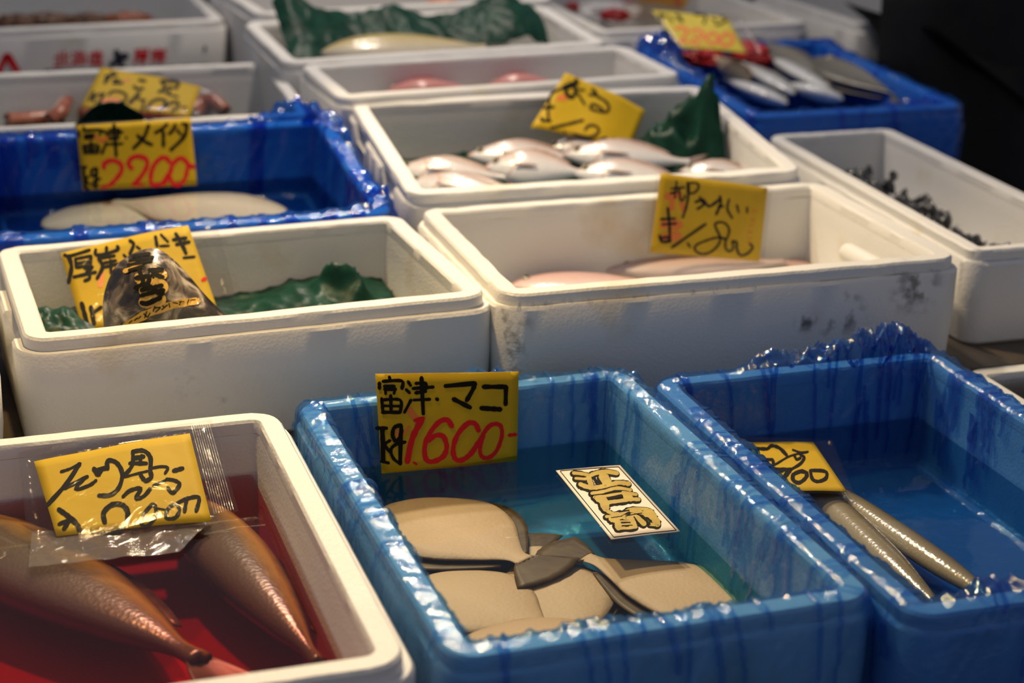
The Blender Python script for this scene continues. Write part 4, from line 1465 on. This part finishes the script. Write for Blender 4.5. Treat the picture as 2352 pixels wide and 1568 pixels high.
s = Sign('orange and yellow card cut off by the top edge', [(1480, 10, 'z', -.640), (1580, 16, 'z', -.640), (1530, -20, 'y', 3.75)],
         [(1462, -40), (1598, -30), (1572, 20), (1462, 8)], (1460, -40, .1), bow=.001, mat=simple('amber_paper', (.86, .50, .03), (.88, .56, .05), 10, .4, trans=.3))
s.write('red_mark', '140:900,300 1000,480', simple('vermilion_print', (.85, .12, .01), rough=.4))
lump('fish_scrap', 'small orange piece on the rim area of the top edge box', 'seafood', at(1015, 4, 'z', -.56), (.03, .012, .008), simple('salmon_scrap', (.72, .28, .14), (.8, .4, .25), 40, .4), 15)
for (x_, y_, k) in ((40, 52, 1), (110, 50, 2), (290, 47, 3), (200, 50, 4)):
    lump('shellfish', ['', 'brown shellfish at the far left of the printed box', 'brown shellfish second from the left in the printed box', 'reddish shellfish nearest the right in the printed box', 'brown shellfish in the middle of the printed box'][k],
         'seafood', at(x_, y_, 'y', 3.93 - .10), (.05, .03, .016), simple('brown_shell', (.10, .05, .025), (.26, .12, .06), 40, .4) if k != 3 else simple('red_shell', (.35, .09, .04), (.45, .16, .08), 40, .4), k, .35, group='shellfish in the printed box')

# water drops hanging on the front ledge of the scuffed box
GLASSY = film_mat('water_drop', (.97, .97, .97), (.9, .9, .9), .0, .03, 0, .5, .05)
V, F = [], []
rnd = random.Random(11)
for k in range(34):
    px_ = 1190 + 560 * rnd.random() ** 1.3
    q = at(px_, 705 - (px_ - 1160) * .084 + rnd.choice((-3, 0, 2, 7)), 'y', 1.9135)
    r_ = rnd.uniform(.0016, .0034)
    b0 = len(V)
    for j in range(7):
        th = math.pi * j / 6
        V += [q + Vector((r_ * math.sin(th) * math.cos(i * math.tau / 10), r_ * .6 * math.sin(th) * math.sin(i * math.tau / 10), r_ * 1.25 * math.cos(th))) for i in range(10)]
    F += grid_faces(7, 10, True, b0)
o = link('water_drops', V, F, GLASSY)
center_mesh(o)
tag(o, 'water drops hanging along the front ledge of the scuffed foam box', 'water', kind='stuff')

# ------------------------------------------------------------------ person in black
BLACK = simple('black_cloth', (.003, .003, .003), (.006, .006, .0055), 30, .75, .3, 60, spec=.2)
SKIN = simple('skin', (.50, .30, .21), (.55, .34, .25), 30, .5)
PX, PY = 1.99, 3.16
pr_ = thing('person', 'person in black work clothes and apron standing at the right end of the stall', 'person', (PX, PY, 0))


def skinned(name, pts, edges, rad, mat, parent, lv=2, root=0):
    me = bpy.data.meshes.new(name)
    off = parent_loc(parent)
    me.from_pydata([tuple(Vector(p_) - off) for p_ in pts], edges, [])
    me.materials.append(mat)
    o = bpy.data.objects.new(name, me)
    COL.objects.link(o)
    o.parent = parent
    md = o.modifiers.new('skin', 'SKIN')
    for i, r_ in enumerate(rad):
        sv = me.skin_vertices[0].data[i]
        sv.radius = r_ if isinstance(r_, tuple) else (r_, r_)
        sv.use_root = (i == root)
    md.use_smooth_shade = True
    sb = o.modifiers.new('sub', 'SUBSURF')
    sb.levels = lv
    sb.render_levels = lv
    return o


def pp(x, y, z):
    return Vector((PX + x, PY + y, z))


bodyp = [pp(0, 0, .92), pp(0, .0, 1.10), pp(0, 0, 1.32), pp(0, -.01, 1.44), pp(0, -.02, 1.54), pp(0, -.03, 1.64), pp(0, -.02, 1.73),
         pp(-.18, 0, 1.40), pp(-.25, -.02, 1.14), pp(-.17, -.14, .97), pp(.18, 0, 1.40), pp(.25, -.02, 1.14), pp(.17, -.14, .97),
         pp(-.09, 0, .84), pp(-.10, -.01, .47), pp(-.10, .02, .09), pp(-.11, -.12, .04), pp(.09, 0, .84), pp(.10, -.01, .47), pp(.10, .02, .09), pp(.11, -.12, .04)]
bodye = [(0, 1), (1, 2), (2, 3), (3, 4), (4, 5), (5, 6), (2, 7), (7, 8), (8, 9), (2, 10), (10, 11), (11, 12), (0, 13), (13, 14), (14, 15), (15, 16), (0, 17), (17, 18), (18, 19), (19, 20)]
bodyr = [(.15, .11), (.135, .10), (.15, .11), .075, .055, .095, .07, .055, .042, .028, .055, .042, .028, .085, .060, .040, .035, .085, .060, .040, .035]
skinned('body', bodyp, bodye, bodyr, SKIN, pr_)
skinned('jacket', [pp(0, 0, .90), pp(0, 0, 1.10), pp(0, 0, 1.34), pp(0, -.01, 1.46), pp(-.18, 0, 1.41), pp(-.25, -.02, 1.14), pp(-.18, -.13, .99), pp(.18, 0, 1.41), pp(.25, -.02, 1.14), pp(.18, -.13, .99)],
        [(0, 1), (1, 2), (2, 3), (2, 4), (4, 5), (5, 6), (2, 7), (7, 8), (8, 9)], [(.185, .135), (.165, .125), (.175, .13), .085, .07, .055, .045, .07, .055, .045], BLACK, pr_)
skinned('trousers', [pp(0, 0, .95), pp(-.105, 0, .80), pp(-.11, 0, .45), pp(-.11, .02, .08), pp(.105, 0, .80), pp(.11, 0, .45), pp(.11, .02, .08)],
        [(0, 1), (1, 2), (2, 3), (0, 4), (4, 5), (5, 6)], [(.19, .14), .115, .085, .07, .115, .085, .07], BLACK, pr_)
for sx in (-1, 1):
    skinned('boot', [pp(sx * .11, .03, .22), pp(sx * .11, .03, .06), pp(sx * .115, -.15, .04)], [(0, 1), (1, 2)], [.062, .055, .045], simple('rubber_boot', (.01, .01, .01), rough=.3), pr_)
V = []
for side in (0, .004):
    for j in range(31):
        z = 1.30 - 1.02 * j / 30
        for i in range(33):
            u_ = i / 32 * 2 - 1
            wdt = (.17 if z > 1.12 else .17 + min(1, (1.12 - z) / .16) * .095)
            a = u_ * 1.35
            V.append(pp(wdt / math.sin(1.35) * math.sin(a), -(.165 - side) * math.cos(a * .85) - .006 * math.sin(u_ * 12 + z * 3) * (1.3 - z), z))
k = 31 * 33
F = grid_faces(31, 33) + [tuple(reversed(f)) for f in grid_faces(31, 33, base=k)]
link('apron', V, F, simple('black_rubber_apron', (.003, .003, .003), (.005, .006, .0045), 20, .5, .2, 20, spec=.3), pr_)
# head details, above the picture
V = []
for j in range(15):
    th = math.pi * .62 * j / 14
    for i in range(24):
        ph = i * math.tau / 24
        V.append(pp(.088 * math.sin(th) * math.cos(ph), -.02 + .108 * math.sin(th) * math.sin(ph) + .012, 1.665 + .115 * math.cos(th)))
link('hair', V, grid_faces(15, 24, True), simple('black_hair', (.008, .007, .006), rough=.5), pr_)
